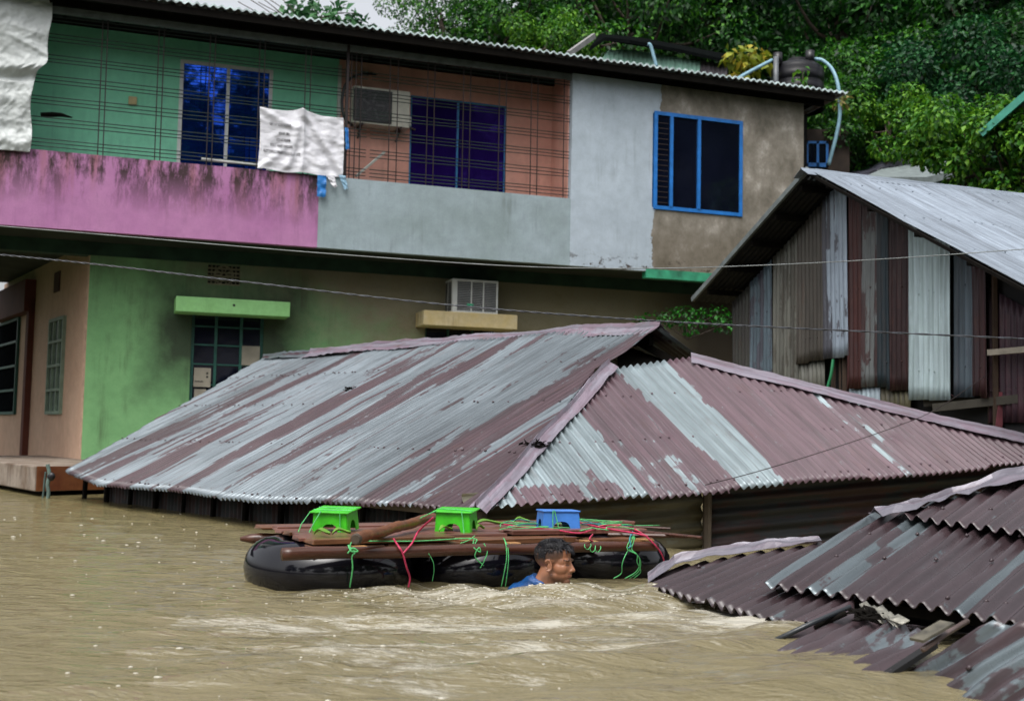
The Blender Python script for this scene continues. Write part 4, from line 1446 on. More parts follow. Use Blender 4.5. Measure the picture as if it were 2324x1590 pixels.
strips = [  # px0, px1, bottom py, zinc colour, paint colour
    (1664, 1706, 900, (.06, .06, .05), (.04, .036, .032), .5), (1704, 1754, 900, (.085, .12, .145), (.045, .045, .06), .2),
    (1752, 1811, 900, (.16, .16, .135), (.07, .065, .05), .3), (1809, 1876, 824, (.065, .058, .048), (.045, .038, .03), .3),
    (1873, 1928, 813, (.30, .36, .43), (.06, .06, .075), .1), (1926, 1957, 880, (.05, .012, .010), (.035, .009, .008), .6),
    (1955, 1996, 880, (.12, .13, .13), (.035, .012, .012), .5), (1994, 2020, 880, (.02, .035, .045), (.02, .025, .03), .1),
    (2018, 2072, 882, (.028, .010, .011), (.034, .010, .010), .6), (2069, 2166, 906, (.38, .47, .49), (.30, .38, .39), .06),
    (2165, 2209, 900, (.085, .115, .14), (.06, .08, .10), .2), (2207, 2244, 900, (.045, .014, .016), (.03, .012, .016), .5)]
slR = (rkR.z - apex.z) / (rkR - apex).dot(sw_)
slL = (rkL.z - apex.z) / abs((rkL - apex).dot(sw_))
apx_t = (apex - sp0).dot(sw_)
def top_z(t):
    return (apex.z + (t - apx_t) * slR if t > apx_t else apex.z + (apx_t - t) * slL) - .10
for i, (a, b, yb, c1, c2, ru) in enumerate(strips):
    q0, q1 = onS((a + b) / 2, yb), None
    ta, tb = (onS(a, 800) - sp0).dot(sw_), (onS(b, 800) - sp0).dot(sw_)
    zb = onS((a + b) / 2, yb).z
    off = (.012 if i % 2 else 0) + (.03 if i in (4, 9) else 0)
    P0 = sp0 - sr * off; P0 = Vector((P0.x, P0.y, 0))
    poly = [P0 + sw_ * ta + Z * zb, P0 + sw_ * tb + Z * zb, P0 + sw_ * tb + Z * top_z(tb)]
    if ta < apx_t < tb: poly.append(P0 + sw_ * apx_t + Z * top_z(apx_t))
    poly.append(P0 + sw_ * ta + Z * top_z(ta))
    o = sheet('wall_sheet', poly, P0, -sr, Z + sw_ * rnd.uniform(-.012, .012), shade(c1, c2, ru), shack, pitch=.0762, amp=.011, dv=.15, rag=.03, wob=.006, seams=0, seed=20 + i,
              screws=(.3, 1.1), bias=(lambda u, v, fu, fv: .10 - .25 * fu) if i in (4,) else (lambda u, v, fu, fv: .03 * math.sin(u * 30)))
def spoly(x0, x1, y0, y1, off, mat, name, sd, hor=False, label=None, y0b=None):
    P = [onS(x0, y1, off), onS(x1, y1, off), onS(x1, y0b or y0, off), onS(x0, y0, off)]
    P0 = sp0 - sr * off
    o = sheet(name, P, Vector((P0.x, P0.y, 0)), -sr, Z, mat, shack, pitch=.0762, amp=.011, dv=.2, rag=.01, wob=.004, seams=0, seed=sd)
    if label: o['label'] = label
spoly(1812, 1872, 818, 905, -.03, shade((.14, .14, .12), (.10, .10, .08)), 'wall_sheet', 41)
spoly(1927, 1996, 872, 940, -.03, shade((.34, .42, .46), (.28, .34, .38), .05), 'wall_sheet', 42)
spoly(1994, 2069, 878, 955, -.04, shade((.11, .10, .05), (.08, .07, .04), .4), 'wall_sheet', 43)
spoly(2240, 2420, 650, 960, -.09, shade((.040, .020, .030), (.045, .018, .026), .3), 'wall_sheet', 44, y0b=752, label='recessed dark maroon wall at the right edge')
bm = bmesh.new()
m_bp = flat('brown_post', (.055, .034, .022, 1), .7)
for (x, w) in ((2249, .04), (1882, .03), (1908, .04), (1885, .025), (1898, .02)):
    bm = bmesh.new()
    t = (onS(x, 800) - sp0).dot(sw_)
    q = sp0 + sw_ * t + sr * .05
    zt_ = top_z(t) if x == 2249 else onS(x, 800).z
    obox(bm, (q.x, q.y, .2), (q.x, q.y, zt_), w, w)
    wobj('post', bm, m_bp, shack)
bm = bmesh.new()
P1, P2 = onS(2245, 800, .03), onS(2420, 785, .03)
obox(bm, P1, P2, .05, .055)
wobj('rail', bm, flat('pale_timber', (.28, .25, .20, 1), .7), shack)
# dark body behind the sheets so nothing shows through
bm = bmesh.new()
ta, tb = (onS(1670, 800) - sp0).dot(sw_), (onS(2240, 800) - sp0).dot(sw_)
bv = []
for off in (.12, 5.0):
    P0 = Vector((sp0.x, sp0.y, 0)) + sr * off
    bv.append([bm.verts.new(p) for p in (P0 + sw_ * ta + Z * .45, P0 + sw_ * (tb + 1.6) + Z * .45, P0 + sw_ * (tb + 1.6) + Z * (top_z(tb + 1.6) - .05), P0 + sw_ * apx_t + Z * (top_z(apx_t) - .06), P0 + sw_ * ta + Z * (top_z(ta) - .05))])
bm.faces.new(bv[0]); bm.faces.new(bv[1][::-1])
for i in range(5): bm.faces.new((bv[0][i], bv[0][(i + 1) % 5], bv[1][(i + 1) % 5], bv[1][i]))
wobj('inner_block', bm, M['dark'], shack)
for k in range(7):
    bm = bmesh.new()
    q = Vector((sp0.x, sp0.y, 0)) + sw_ * (ta + .2 + k * .75) + sr * .3
    tube(bm, [(q.x, q.y, -1), (q.x, q.y, .6)], .06, 6)
    wobj('stilt', bm, M['dark_wood'], shack)
bm = bmesh.new(); tube(bm, spline([onS(1891, 815, .02), onS(1886, 850, .04), onS(1878, 880, .05), onS(1872, 905, .05)], 6), .018, 6)
tag(obj('green_pipe', bm, flat('green_pipe', (.03, .24, .10, 1), .4)), 'slim green pipe hanging out below the pale blue tin sheet', 'pipe')

# low lean-to roof at the far right, behind the brown roof
lt = thing('lean_to', 'low open lean-to with frayed tin roof on a red post at the right edge', 'lean-to', (at(2300, 960, 12).x, 12, 0))
pl = [at(2125, 905, 12.0), at(2200, 884, 11.6), at(2330, 878, 11.0), at(2460, 880, 10.7), at(2460, 868, 12.6), at(2200, 874, 13.4)]
nn = Vector((-.1, -.05, 1)).normalized()
nn = (pl[2] - pl[0]).cross(pl[5] - pl[0]).normalized(); nn = nn if nn.z > 0 else -nn
sheet('roof_sheet', [pl[0], pl[2], pl[3], pl[4], pl[5]], pl[0], nn, Vector((.4, .9, .05)), sheet_mat('frayed_sheet', grey=(.20, .19, .19, 1), paint=(.16, .08, .09, 1), rustamt=.7), lt, amp=.014, rag=.03, seed=50, dv=.2)
bm = bmesh.new()
obox(bm, at(2120, 925, 11.9), at(2420, 893, 10.7), .05, .08); obox(bm, at(2100, 915, 12.2), at(2240, 900, 11.6), .06, .07)
wobj('beam', bm, flat('lean_to_beam', (.045, .040, .03, 1), .8), lt)
bm = bmesh.new(); obox(bm, at(2273, 890, 11.3), at(2262, 985, 11.3), .075, .06)
wobj('post', bm, flat('red_post', (.14, .035, .045, 1), .6, vary=.7, scale=6), lt)
m_gp = flat('grey_post', (.10, .11, .09, 1), .7)
bm = bmesh.new(); obox(bm, at(2290, 940, 11.5), at(2290, 1010, 11.5), .08, .06); wobj('post', bm, m_gp, lt)
bm = bmesh.new(); obox(bm, at(2130, 935, 12.2), at(2160, 990, 12.2), .2, .05); wobj('board', bm, m_gp, lt)
bm = bmesh.new(); v = [at(1990, 905, 13.0), at(2480, 905, 13.0)]
box(bm, v[0].x, v[1].x, 13.0, 13.2, -.5, v[0].z)
wobj('back_wall', bm, flat('olive_black_wall', (.018, .016, .010, 1), .9), lt)

# ------------------------------------------------------------------ sunken foreground roof, lower right
fr0 = at(1735, 1330, 5.6)
fr1 = atz(2314, 1417, fr0.z)
fr2 = at(1975, 1170, 6.4)
nF = (fr1 - fr0).cross(fr2 - fr0).normalized(); nF = nF if nF.z > 0 else -nF
onF = lambda px, py, l=0.0: hit(px, py, fr0 + nF * l, nF)
ribF = onF(1975, 1172) - onF(1737, 1327)
sunk = thing('sunken_roof', 'torn brown tin roof half under water in the lower right corner', 'roof', (fr0.x, fr0.y, 0))
mN = M['sheet_near']


def bandF(u, v, fu, fv):
    b = .14
    for c, w, d in ((.155, .018, .45), (.205, .022, .5), (.245, .014, .45), (.60, .012, .45), (.69, .012, .4), (.02, .010, .6), (.44, .005, .3), (.83, .01, .35)):
        if abs(fu - c) < w: b -= d * (.55 + .3 * math.sin(v * 9 + c * 50))
    return b


def bandF2(u, v, fu, fv): return .14 + .04 * math.sin(u * 40)


_uF = ribF.normalized().cross(nF)
flipF = (fr1 - fr0).dot(_uF) < 0
bF = (lambda u, v, fu, fv: bandF(u, v, 1 - fu, fv)) if flipF else bandF
polyF = [onF(1735, 1328), onF(1978, 1168), onF(2170, 1130), onF(2500, 1190), onF(2560, 1450), onF(2324, 1424), onF(2100, 1376), onF(1920, 1352)]
sheet('roof_sheet', polyF, fr0, nF, ribF, mN, sunk, pitch=.082, amp=.017, dv=.05, rag=.018, wob=.006, bias=bF, seams=.7, screws=(.22, .70, 1.05), seed=61, thick=.0025, dents=5)['label'] = 'main brown slope with pale worn ribs'
poly2 = [onF(2040, 1166, .04), onF(2330, 1078, .04), onF(2520, 1060, .04), onF(2560, 1240, .04), onF(2324, 1212, .04), onF(2215, 1196, .04), onF(2125, 1182, .04)]
sheet('roof_sheet', poly2, fr0 + nF * .035, nF, ribF, mN, sunk, pitch=.082, amp=.017, dv=.05, rag=.03, wob=.006, bias=bandF2, screws=(.15, .5), seed=62, thick=.0025, seams=.35)['label'] = 'overlapping upper row of brown sheets'
rdg = [onF(1984, 1158, .06), onF(2060, 1140, .08), onF(2160, 1112, .07), onF(2250, 1088, .09), onF(2340, 1066, .08), onF(2480, 1040, .08)]
rh = (rdg[-1] - rdg[0]).normalized()
dd = rh.cross(nF); dd = dd if dd.y < 0 else -dd
cap_strip('ridge_cap', rdg, dd.normalized(), (-dd * .6 - Z * .3).normalized(), .11, .09, M['cap_near'], sunk, wob=.030, seed=21, roll=.012, seg=.035)['label'] = 'crumpled grey ridge flashing'
# dark timber frame below the sheets
bm = bmesh.new()
for (a, b, w) in (((1760, 1345), (2500, 1445), .07), ((1860, 1290), (2500, 1330), .06)):
    obox(bm, onF(*a, -.07), onF(*b, -.07), w * .6, w * .6)
for x in (1800, 1960, 2120, 2290):
    obox(bm, onF(x, 1375, -.13), onF(x + 230, 1225, -.13), .05, .06)
wobj('rafter', bm, M['dark_wood'], sunk)
pd_ = [onF(1790, 1352, -.2), onF(1990, 1200, -.2), onF(2500, 1180, -.2), onF(2560, 1460, -.2), onF(2330, 1440, -.2), onF(2060, 1400, -.2)]
bm = bmesh.new()
bm.faces.new([bm.verts.new(p) for p in pd_])
o = wobj('lining_board', bm, M['dark'], sunk); modify(o, solid=.03)


def wet_sheet(name, pts3, polypx, rib, seed, label, nm='roof_sheet', mat=None, **k):
    a, b, c = pts3
    n = (b - a).cross(c - a).normalized(); n = n if n.z > 0 else -n
    hh = lambda px, py: hit(px, py, a, n)
    P = [hh(*p) for p in polypx]
    rd = hh(*rib[1]) - hh(*rib[0])
    kw = dict(pitch=.082, amp=.017, dv=.05, rag=.02, wob=.010, seams=.6, thick=.0025)
    kw.update(k)
    o = sheet(nm, P, a, n, rd, mat or mN, sunk, seed=seed, **kw)
    o['label'] = label
    return hh


s4 = (atz(1440, 1332, .02), atz(1700, 1400, .015), at(1870, 1243, 6.25))
h4 = wet_sheet('roof_sheet', s4, [(1452, 1331), (1545, 1284), (1700, 1262), (1880, 1236), (1960, 1225), (1940, 1400), (1850, 1425), (1700, 1402), (1590, 1368), (1500, 1341)],
               ((1592, 1364), (1793, 1274)), 71, 'lowest brown sheets slipping into the current', bias=lambda u, v, fu, fv: .12, screws=(.5,))
q = [h4(1470, 1322) + Z * .03, h4(1530, 1292) + Z * .045, h4(1620, 1272) + Z * .05, h4(1740, 1254) + Z * .05, h4(1860, 1238) + Z * .04]
n4 = (q[-1] - q[0]).normalized()
cap_strip('ridge_cap', q, (n4.cross(Z) * (1 if n4.cross(Z).y < 0 else -1) - Z * .2).normalized(), (n4.cross(Z) * (-1 if n4.cross(Z).y < 0 else 1) - Z * .15).normalized(), .07, .07, M['cap_near'], sunk, wob=.024, seed=25, roll=.01, seg=.04)['label'] = 'bent flashing along the slipping sheets'
s5 = (atz(1770, 1458, .015), atz(1995, 1532, .015), atz(1940, 1378, .13))
h5 = wet_sheet('roof_sheet', s5, [(1760, 1475), (1825, 1425), (1938, 1378), (2000, 1402), (2070, 1432), (2120, 1436), (2135, 1446), (2080, 1482), (1992, 1545), (1880, 1520)],
               ((1822, 1463), (1941, 1397)), 72, 'loose grey-brown sheet lying in the shallows', bias=lambda u, v, fu, fv: .06, dents=5, wob=.014)
s6 = (atz(2080, 1524, .01), atz(2330, 1600, .01), atz(2300, 1412, .22))
h6 = wet_sheet('roof_sheet', s6, [(2030, 1560), (2120, 1490), (2180, 1450), (2240, 1412), (2500, 1400), (2500, 1700), (2200, 1640)],
               ((2180, 1550), (2324, 1450)), 73, 'crumpled wet sheet in the bottom right corner', bias=lambda u, v, fu, fv: .03, dents=16, wob=.026, screws=(.3,))
# poles and boards sticking out
def pole(px0, py0, z0, px1, py1, z1, r, mat, name, label, seg=8):
    bm = bmesh.new(); a = atz(px0, py0, z0); b = atz(px1, py1, z1)
    tube(bm, [a, a * .5 + b * .5 + Vector((0, 0, .004)), b], [r, r, r * .9], seg)
    o = wobj(name, bm, mat, sunk, True); o['label'] = label
pole(1752, 1456, .02, 1930, 1376, .15, .011, flat('wet_black_steel', (.02, .024, .028, 1), .3), 'batten', 'dark round batten dipping into the water')
pole(1850, 1425, .06, 1920, 1390, .13, .012, M['dark_wood'], 'batten', 'thin dark batten')
pole(2094, 1473, .12, 2196, 1408, .19, .010, flat('wet_brown_pole', (.13, .09, .08, 1), .35), 'batten', 'pinkish-brown pole under the sheet edge')
bm = bmesh.new(); obox(bm, atz(2080, 1452, .15), atz(2150, 1412, .20), .06, .010); wobj('board', bm, flat('wet_grey_board', (.10, .09, .065, 1), .4, vary=.6, scale=20), sunk)
bm = bmesh.new(); obox(bm, atz(2000, 1540, .01), atz(2120, 1462, .09), .03, .02); wobj('board', bm, M['dark'], sunk)
bm = bmesh.new()
for i in range(9):
    a = h5(1950 + i * 9, 1390 + i * 4) + Z * (.035 + .01 * math.sin(i * 2)); b = h5(1968 + i * 10, 1404 + i * 4) + Z * (.02 + .012 * math.sin(i * 1.7))
    v = [bm.verts.new(p) for p in (a, b, b + Vector((.035, .02, .012 * (-1) ** i)), a + Vector((.035, .02, .012 * (-1) ** i)))]
    bm.faces.new(v)
bmesh.ops.remove_doubles(bm, verts=bm.verts[:], dist=.02)
o = wobj('torn_lining', bm, flat('dirty_lining', (.26, .25, .21, 1), .4, vary=.6, scale=25), sunk, True); modify(o, solid=.004)
bm = bmesh.new()
for k in range(26):
    q = h5(1965 + rnd.gauss(0, 14), 1412 + rnd.gauss(0, 6)) + Z * .03
    a = Vector((rnd.uniform(-1, 1), rnd.uniform(-1, 1), rnd.uniform(-.2, .6))).normalized() * .035
    b = Vector((rnd.uniform(-1, 1), rnd.uniform(-1, 1), rnd.uniform(-.2, .6))).normalized() * .02
    bm.faces.new([bm.verts.new(p) for p in (q - a, q + b, q + a, q - b)])
o = obj('leaf_clump', bm, M['dark_wood']); modify(o, solid=.006); tag(o, 'black rotten tatters on the loose sheet in the shallows', 'leaves')

# ------------------------------------------------------------------ raft of inner tubes
RRZ = math.atan2(rU.y, rU.x)
raft = thing('raft', 'plank raft lashed with green and pink rope onto black inner tubes', 'raft', raft_o, RRZ)
def rl(p):
    q = p - raft_o; return Vector((q.dot(rU), q.dot(rV), q.z))
def fr(px, py, off=-.1): return rl(hit(px, py, raft_o + rV * off, rV))
def dk(px, py, z=.255): return rl(atz(px, py, z))
g = G('black_rubber')
co = g.co()
g.fin(g.mix(g.ramp(g.noise(co, 5, 5), [(.4, 0), (.8, .6)]), (.004, .004, .007, 1), (.014, .013, .014, 1)), g.math('MULTIPLY_ADD', g.noise(co, 9, 4), .10, .05), 0, g.bump(g.noise(co, 30, 3), .04, .004), .6, .6)
g.b.inputs['Coat Roughness'].default_value = .04
g.b.inputs['Coat Weight'].default_value = .0
g.b.inputs['Specular IOR Level'].default_value = .42
m_rub = g.m


def wood(name, c, rough=.35, sx=1.2, sy=18):
    g = G(name); co = g.co()
    n = g.noise(g.map(co, (sx, sy, sy)), 2.0, 6, .7)
    big = g.noise(co, 3, 4)
    col = g.ramp(n, [(.25, tuple(x * .35 for x in c[:3]) + (1,)), (.55, c), (.8, tuple(min(1, x * 1.7) for x in c[:3]) + (1,))])
    col = g.mix(g.ramp(big, [(.45, 0), (.75, .6)]), col, tuple(x * .4 for x in c[:3]) + (1,))
    return g.fin(col, g.math('MULTIPLY_ADD', n, .3, rough - .12), 0, g.bump(n, .4, .004), .5)


m_plank = wood('wet_red_plank', (.19, .080, .058, 1), .28)
m_plank2 = wood('wet_brown_plank', (.17, .075, .035, 1), .28)
m_bam = wood('wet_bamboo', (.17, .060, .020, 1), .3)
m_bam2 = wood('dark_wet_bamboo', (.075, .026, .014, 1), .25)
m_cut = wood('fresh_cut_wood', (.42, .22, .08, 1), .5)
for k, (xc, yc, R1, r1, zc, ry) in enumerate(((.235, .42, .300, .158, .072, .0), (1.11, .44, .280, .150, .062, .02), (1.96, .44, .290, .154, .066, -.02))):
    bm = bmesh.new()
    NU, NV = 56, 20
    gr = []
    for i in range(NU):
        a = 2 * math.pi * i / NU
        lump = 1 + .02 * math.sin(3 * a + k) + .012 * math.sin(7 * a + 2 * k)
        ring = []
        for j in range(NV):
            b = 2 * math.pi * j / NV
            rr_ = R1 + r1 * lump * math.cos(b)
            ring.append(bm.verts.new((xc + rr_ * math.cos(a), yc + rr_ * math.sin(a) * (1.05), zc + r1 * 1.0 * lump * math.sin(b) + ry * math.cos(a))))
        gr.append(ring)
    for i in range(NU):
        for j in range(NV):
            bm.faces.new((gr[i][j], gr[(i + 1) % NU][j], gr[(i + 1) % NU][(j + 1) % NV], gr[i][(j + 1) % NV]))
    obj('inner_tube', bm, m_rub, raft, True)
# deck planks
pz = .255
for k in range(8):
    y0 = .0 + k * .157
    x0 = rnd.uniform(-.03, .05); x1 = 2.08 + rnd.uniform(-.1, .14)
    if k == 0:
        segs_ = [(.0, .80, .0), (.84, 1.55, -.016)]
    elif k == 1: segs_ = [(-.02, 1.2, .002), (1.24, 2.15, .012)]
    elif k == 2: segs_ = [(.04, 2.2, .004)]
    elif k == 5: segs_ = [(x0, x1 + .3, .01)]
    else: segs_ = [(x0, x1, rnd.uniform(-.004, .006))]
    for (a, b, dz) in segs_:
        bm = bmesh.new()
        box(bm, a, b, y0, y0 + .147, pz - .026 + dz, pz + dz - .001 * k)
        for v in bm.verts: v.co += Vector((rnd.uniform(-.012, .012), rnd.uniform(-.004, .004), rnd.uniform(-.004, .004)))
        o = obj('plank', bm, m_plank if k % 3 else m_plank2, raft); modify(o, bevel=.004)
# cross battens below, their cut ends showing at the front
for (px, py, w, L) in ((822, 1240, .055, 1.3), (1168, 1239, .05, 1.25), (1345, 1224, .05, 1.25), (1470, 1238, .06, 1.2)):
    p = fr(px, py, -.06)
    bm = bmesh.new(); box(bm, p.x - w / 2 - .01, p.x + w / 2 + .01, -.07, L, .195, .222)
    o = obj('crossbar', bm, m_cut, raft); modify(o, bevel=.003)
# second layer boards at the front
for (a, b, z0, z1, y0) in ((.0, .40, .175, .222, .01), (.42, 1.0, .205, .224, .02), (1.0, 2.1, .190, .222, .03)):
    bm = bmesh.new(); box(bm, a, b, y0, y0 + .12, z0, z1)
    o = obj('plank', bm, m_plank2, raft); modify(o, bevel=.004)


def bamboo(name, a, b, r, mat, label, nodes=6, bend=.0):
    bm = bmesh.new()
    pts, rads = [], []
    N = 48
    for i in range(N + 1):
        t = i / N
        p = a.lerp(b, t) + Vector((0, 0, bend * math.sin(t * math.pi))) + Vector((0, 0, .003 * math.sin(t * 17)))
        q = (t * nodes) % 1.0
        bump_ = .10 * math.exp(-((q - .5) / .05) ** 2)
        pts.append(p); rads.append(r * (1 + bump_ + .03 * math.sin(t * 31)) * (1 - .12 * t))
    tube(bm, pts, rads, 12)
    o = obj(name, bm, mat, raft, True)
    o['label'] = label
    return o


bamboo('bamboo_pole', fr(640, 1257, -.10), fr(1490, 1238, -.10), .032, m_bam2, 'long dark bamboo pole along the front of the raft', 7)
bamboo('bamboo_pole', dk(808, 1222, .285), dk(984, 1172, .32) , .030, m_bam, 'light brown bamboo pole lying across the deck', 5)
bm = bmesh.new(); tube(bm, [dk(809, 1222, .285), dk(806, 1223.5, .285)], [.029, .022], 12)
obj('pole_end', bm, flat('bark_end', (.06, .045, .03, 1), .8), raft)
e0, e1 = dk(545, 1222, .175), dk(640, 1222, .175)
bm = bmesh.new(); tube(bm, [e0, e0.lerp(e1, .25), e0.lerp(e1, .5), e1, e1 + Vector((1.0, .0, .02))], [.012, .028, .036, .036, .034], 10, jit=.25)
obj('log', bm, m_bam2, raft, True)['label'] = 'broken dark pole end jutting out at the left'
bm = bmesh.new()
for (a, b, r) in (((1400, 1192, .27), (1522, 1199, .27), .008), ((1430, 1203, .26), (1592, 1219, .26), .010), ((1380, 1212, .25), (1560, 1216, .25), .012)):
    tube(bm, [dk(*a), dk(*b)], r, 6)
    obj('thin_pole', bm, m_bam2, raft); bm = bmesh.new()
bm.free()

m_rg = flat('green_twine', (.09, .46, .15, 1), .5, vary=.3, scale=40)
m_rd = flat('pink_strap', (.48, .03, .09, 1), .5, vary=.3, scale=30)
m_rt = flat('teal_twine', (.03, .22, .25, 1), .5)


def rope(pts, r=.004, mat=None, n=8, label=None):
    bm = bmesh.new(); tube(bm, spline(pts, n), r * .85, 5)
    o = obj('rope', bm, mat or m_rg, raft, True)
    if label: o['label'] = label


rope([fr(800, 1226, -.10), fr(794, 1240, -.13), fr(806, 1252, -.14), fr(799, 1262, -.14), fr(800, 1290, -.13), fr(794, 1332, -.10)], .005, label='green rope dropping over the left tube')
rope([fr(790, 1236, -.13), fr(797, 1250, -.15), fr(812, 1250, -.15), fr(800, 1243, -.14), fr(789, 1255, -.14)], .005)
rope([fr(893, 1222, -.04), fr(905, 1240, -.13), fr(914, 1256, -.14), fr(922, 1285, -.13), fr(930, 1310, -.10), fr(927, 1332, -.09)], .0065, m_rd, label='pink strap round the left tube')
rope([dk(983, 1174, .38), dk(950, 1205, .29), fr(935, 1232, -.12), fr(914, 1256, -.14)], .0065, m_rd)
rope([fr(830, 1227, -.02), fr(950, 1227, -.02), fr(1072, 1221, -.02), fr(1078, 1235, -.08)], .004, label='green rope stretched along the deck edge')
rope([fr(1076, 1222, -.03), fr(1074, 1240, -.12), fr(1090, 1252, -.14), fr(1087, 1242, -.14), fr(1078, 1262, -.13), fr(1098, 1283, -.12)], .004)
rope([fr(1078, 1215, -.06), fr(1062, 1226, -.1), fr(1045, 1232, -.12)], .0028)
rope([fr(1098, 1232, -.12), fr(1106, 1250, -.13), fr(1100, 1270, -.13), fr(1090, 1288, -.12)], .0035)
rope([fr(1143, 1220, -.03), fr(1148, 1234, -.12), fr(1150, 1262, -.14), fr(1146, 1290, -.13), fr(1138, 1330, -.1)], .0035, label='doubled green twine over the middle tube')
rope([fr(1143, 1220, -.03), fr(1152, 1240, -.12), fr(1154, 1268, -.14), fr(1152, 1295, -.13), fr(1147, 1330, -.1)], .0035)
rope([fr(973, 1255, -.13), fr(983, 1275, -.13), fr(985, 1295, -.12), fr(981, 1318, -.1)], .002)
for (dx, sw2) in ((0, 1), (10, -.6), (5, .4)):
    rope([fr(1440, 1212, -.05), fr(1428 + dx, 1228, -.12), fr(1424 + dx, 1246, -.14), fr(1446, 1258, -.15), fr(1452 + dx * sw2, 1275, -.14), fr(1444 + dx, 1296, -.12), fr(1418 + dx * 2, 1312, -.1)], .0035)
rope([fr(1445, 1215, -.06), fr(1420, 1258, -.14), fr(1412, 1280, -.14), fr(1410, 1300, -.12), fr(1392, 1312, -.1)], .0035, label='tangle of green twine over the right tube')
rope([fr(1436, 1206, -.05), fr(1429, 1222, -.12), fr(1432, 1238, -.14), fr(1425, 1243, -.14)], .006, m_rt)
rope([fr(1440, 1200, .0), fr(1462, 1213, -.10), fr(1490, 1240, -.14), fr(1505, 1265, -.13), fr(1508, 1292, -.1)], .006, m_rd, label='pink strap round the right tube')
for k, (x0, x1, y0, y1) in enumerate(((1340, 1350, 1228, 1252), (1352, 1362, 1230, 1252), (1328, 1340, 1230, 1246))):
    rope([fr(x0, y0, -.10), fr(x0 - 1, y1 - 6, -.14), fr((x0 + x1) / 2, y1, -.14), fr(x1 + 1, y1 - 8, -.14), fr(x1, y0, -.10)], .0032)
for k in range(7):
    a = dk(1105 + rnd.uniform(-10, 60), 1193 + rnd.uniform(-6, 8), .27)
    rope([a, a + Vector((rnd.uniform(.05, .2), rnd.uniform(-.08, .1), .015)), a + Vector((rnd.uniform(.15, .4), rnd.uniform(-.1, .1), .005)), a + Vector((rnd.uniform(.3, .6), rnd.uniform(-.1, .08), .0))], .0032, rnd.choice([m_rg, m_rg, m_rg, m_rt]), 5)
for k in range(9):
    a = dk(1300 + rnd.uniform(-25, 90), 1192 + rnd.uniform(-6, 12), .27)
    rope([a, a + Vector((rnd.uniform(-.1, .15), rnd.uniform(-.05, .1), .02)), a + Vector((rnd.uniform(.0, .3), rnd.uniform(-.1, .1), .008)), a + Vector((rnd.uniform(.1, .45), rnd.uniform(-.12, .08), .0))], .0035, rnd.choice([m_rg, m_rg, m_rd, m_rt]), 5)
rope([dk(1130, 1186, .27), dk(1180, 1195, .275), dk(1250, 1200, .265), dk(1310, 1209, .265), dk(1340, 1203, .27), dk(1360, 1196, .27)], .006, m_rd, label='pink strap wound across the right of the deck')
rope([dk(1310, 1184, .28), dk(1345, 1192, .28), dk(1385, 1200, .275), dk(1440, 1209, .27), dk(1470, 1216, .26)], .007, m_rd)
rope([dk(1345, 1212, .25), dk(1338, 1222, .24), fr(1345, 1228, -.08)], .006, m_rd)

# stools
m_sg = flat('lime_plastic', (.05, .50, .015, 1), .36, vary=.22, scale=9, bump=.06)
m_sb = flat('blue_plastic', (.045, .19, .58, 1), .45, vary=.15, scale=6, bump=.05)


def stool(loc, rz, mat, label, w=.252, d=.225, h=.135, tilt=0.0, flange=.014, strings=()):
    s = thing('plastic_stool', label, 'stool', loc, rz)
    s.rotation_euler = (tilt, 0, rz)
    s.scale = (.92, .92, .90)
    bm = bmesh.new(); box(bm, -w / 2, w / 2, -d / 2, d / 2, h - .012, h)
    o = obj('seat', bm, mat, s); modify(o, bevel=.005)
    # tapered skirt with arched openings leaving four feet
    tw, td, bw, bd = w - 2 * flange - .02, d - 2 * flange - .02, w - 2 * flange - .004, d - 2 * flange - .002
    for k in range(4):
        bm = bmesh.new()
        ang = k * math.pi / 2
        W0, W1, off0, off1 = (tw, bw, td / 2, bd / 2) if k % 2 == 0 else (td, bd, tw / 2, bw / 2)
        n = 24
        aw = W1 * (.25 if k % 2 == 0 else .25); ah = h * (.42 if k % 2 == 0 else .52)
        cols = []
        for i in range(n + 1):
            t = -1 + 2 * i / n
            xb = t * W1 / 2
            zb = 0.0
            if abs(xb) < aw: zb = ah * math.sqrt(max(0, 1 - (abs(xb) / aw) ** 2.6))
            zt_ = h - .012
            def pt(z):
                f = z / h
                return Matrix.Rotation(ang, 3, 'Z') @ Vector((t * (W1 + (W0 - W1) * f) / 2, -(off1 + (off0 - off1) * f), z))
            cols.append([bm.verts.new(pt(zb + (zt_ - zb) * j / 4)) for j in range(5)])
        for i in range(n):
            for j in range(4): bm.faces.new((cols[i][j], cols[i + 1][j], cols[i + 1][j + 1], cols[i][j + 1]))
        o = obj('side_panel', bm, mat, s); modify(o, solid=.004, offset=1 if k < 9 else -1)
    for st in strings:
        bm = bmesh.new(); tube(bm, [Vector(p) for p in st], .0032, 5); obj('lashing', bm, m_rg, s)
    return s


def dkw(px, py, z): return atz(px, py, z)
stool(dkw(762, 1203, .257), RRZ - .70, m_sg, 'lime green plastic stool on the left end of the raft deck', tilt=.11,
      strings=(((-.12, -.11, .13), (-.16, -.15, .06), (-.17, -.19, .0)), ((-.05, -.108, .138), (-.08, -.15, .07), (-.10, -.2, .0)), ((.07, -.108, .138), (.072, -.112, .07), (.075, -.115, .01)),
               ((-.12, .03, .1365), (.0, .02, .138), (.125, .045, .1365)), ((-.12, -.05, .1365), (.0, -.06, .138), (.125, -.04, .1365))))
stool(dkw(1036, 1203, .257), RRZ - .68, m_sg, 'lime green plastic stool in the middle of the raft beside the bamboo pole', tilt=.07,
      strings=(((-.10, -.11, .138), (-.18, -.15, .10), (-.26, -.22, .04)), ((.06, -.108, .138), (.075, -.13, .07), (.09, -.16, .0)), ((-.12, -.02, .138), (.0, -.03, .139), (.125, -.09, .138))))
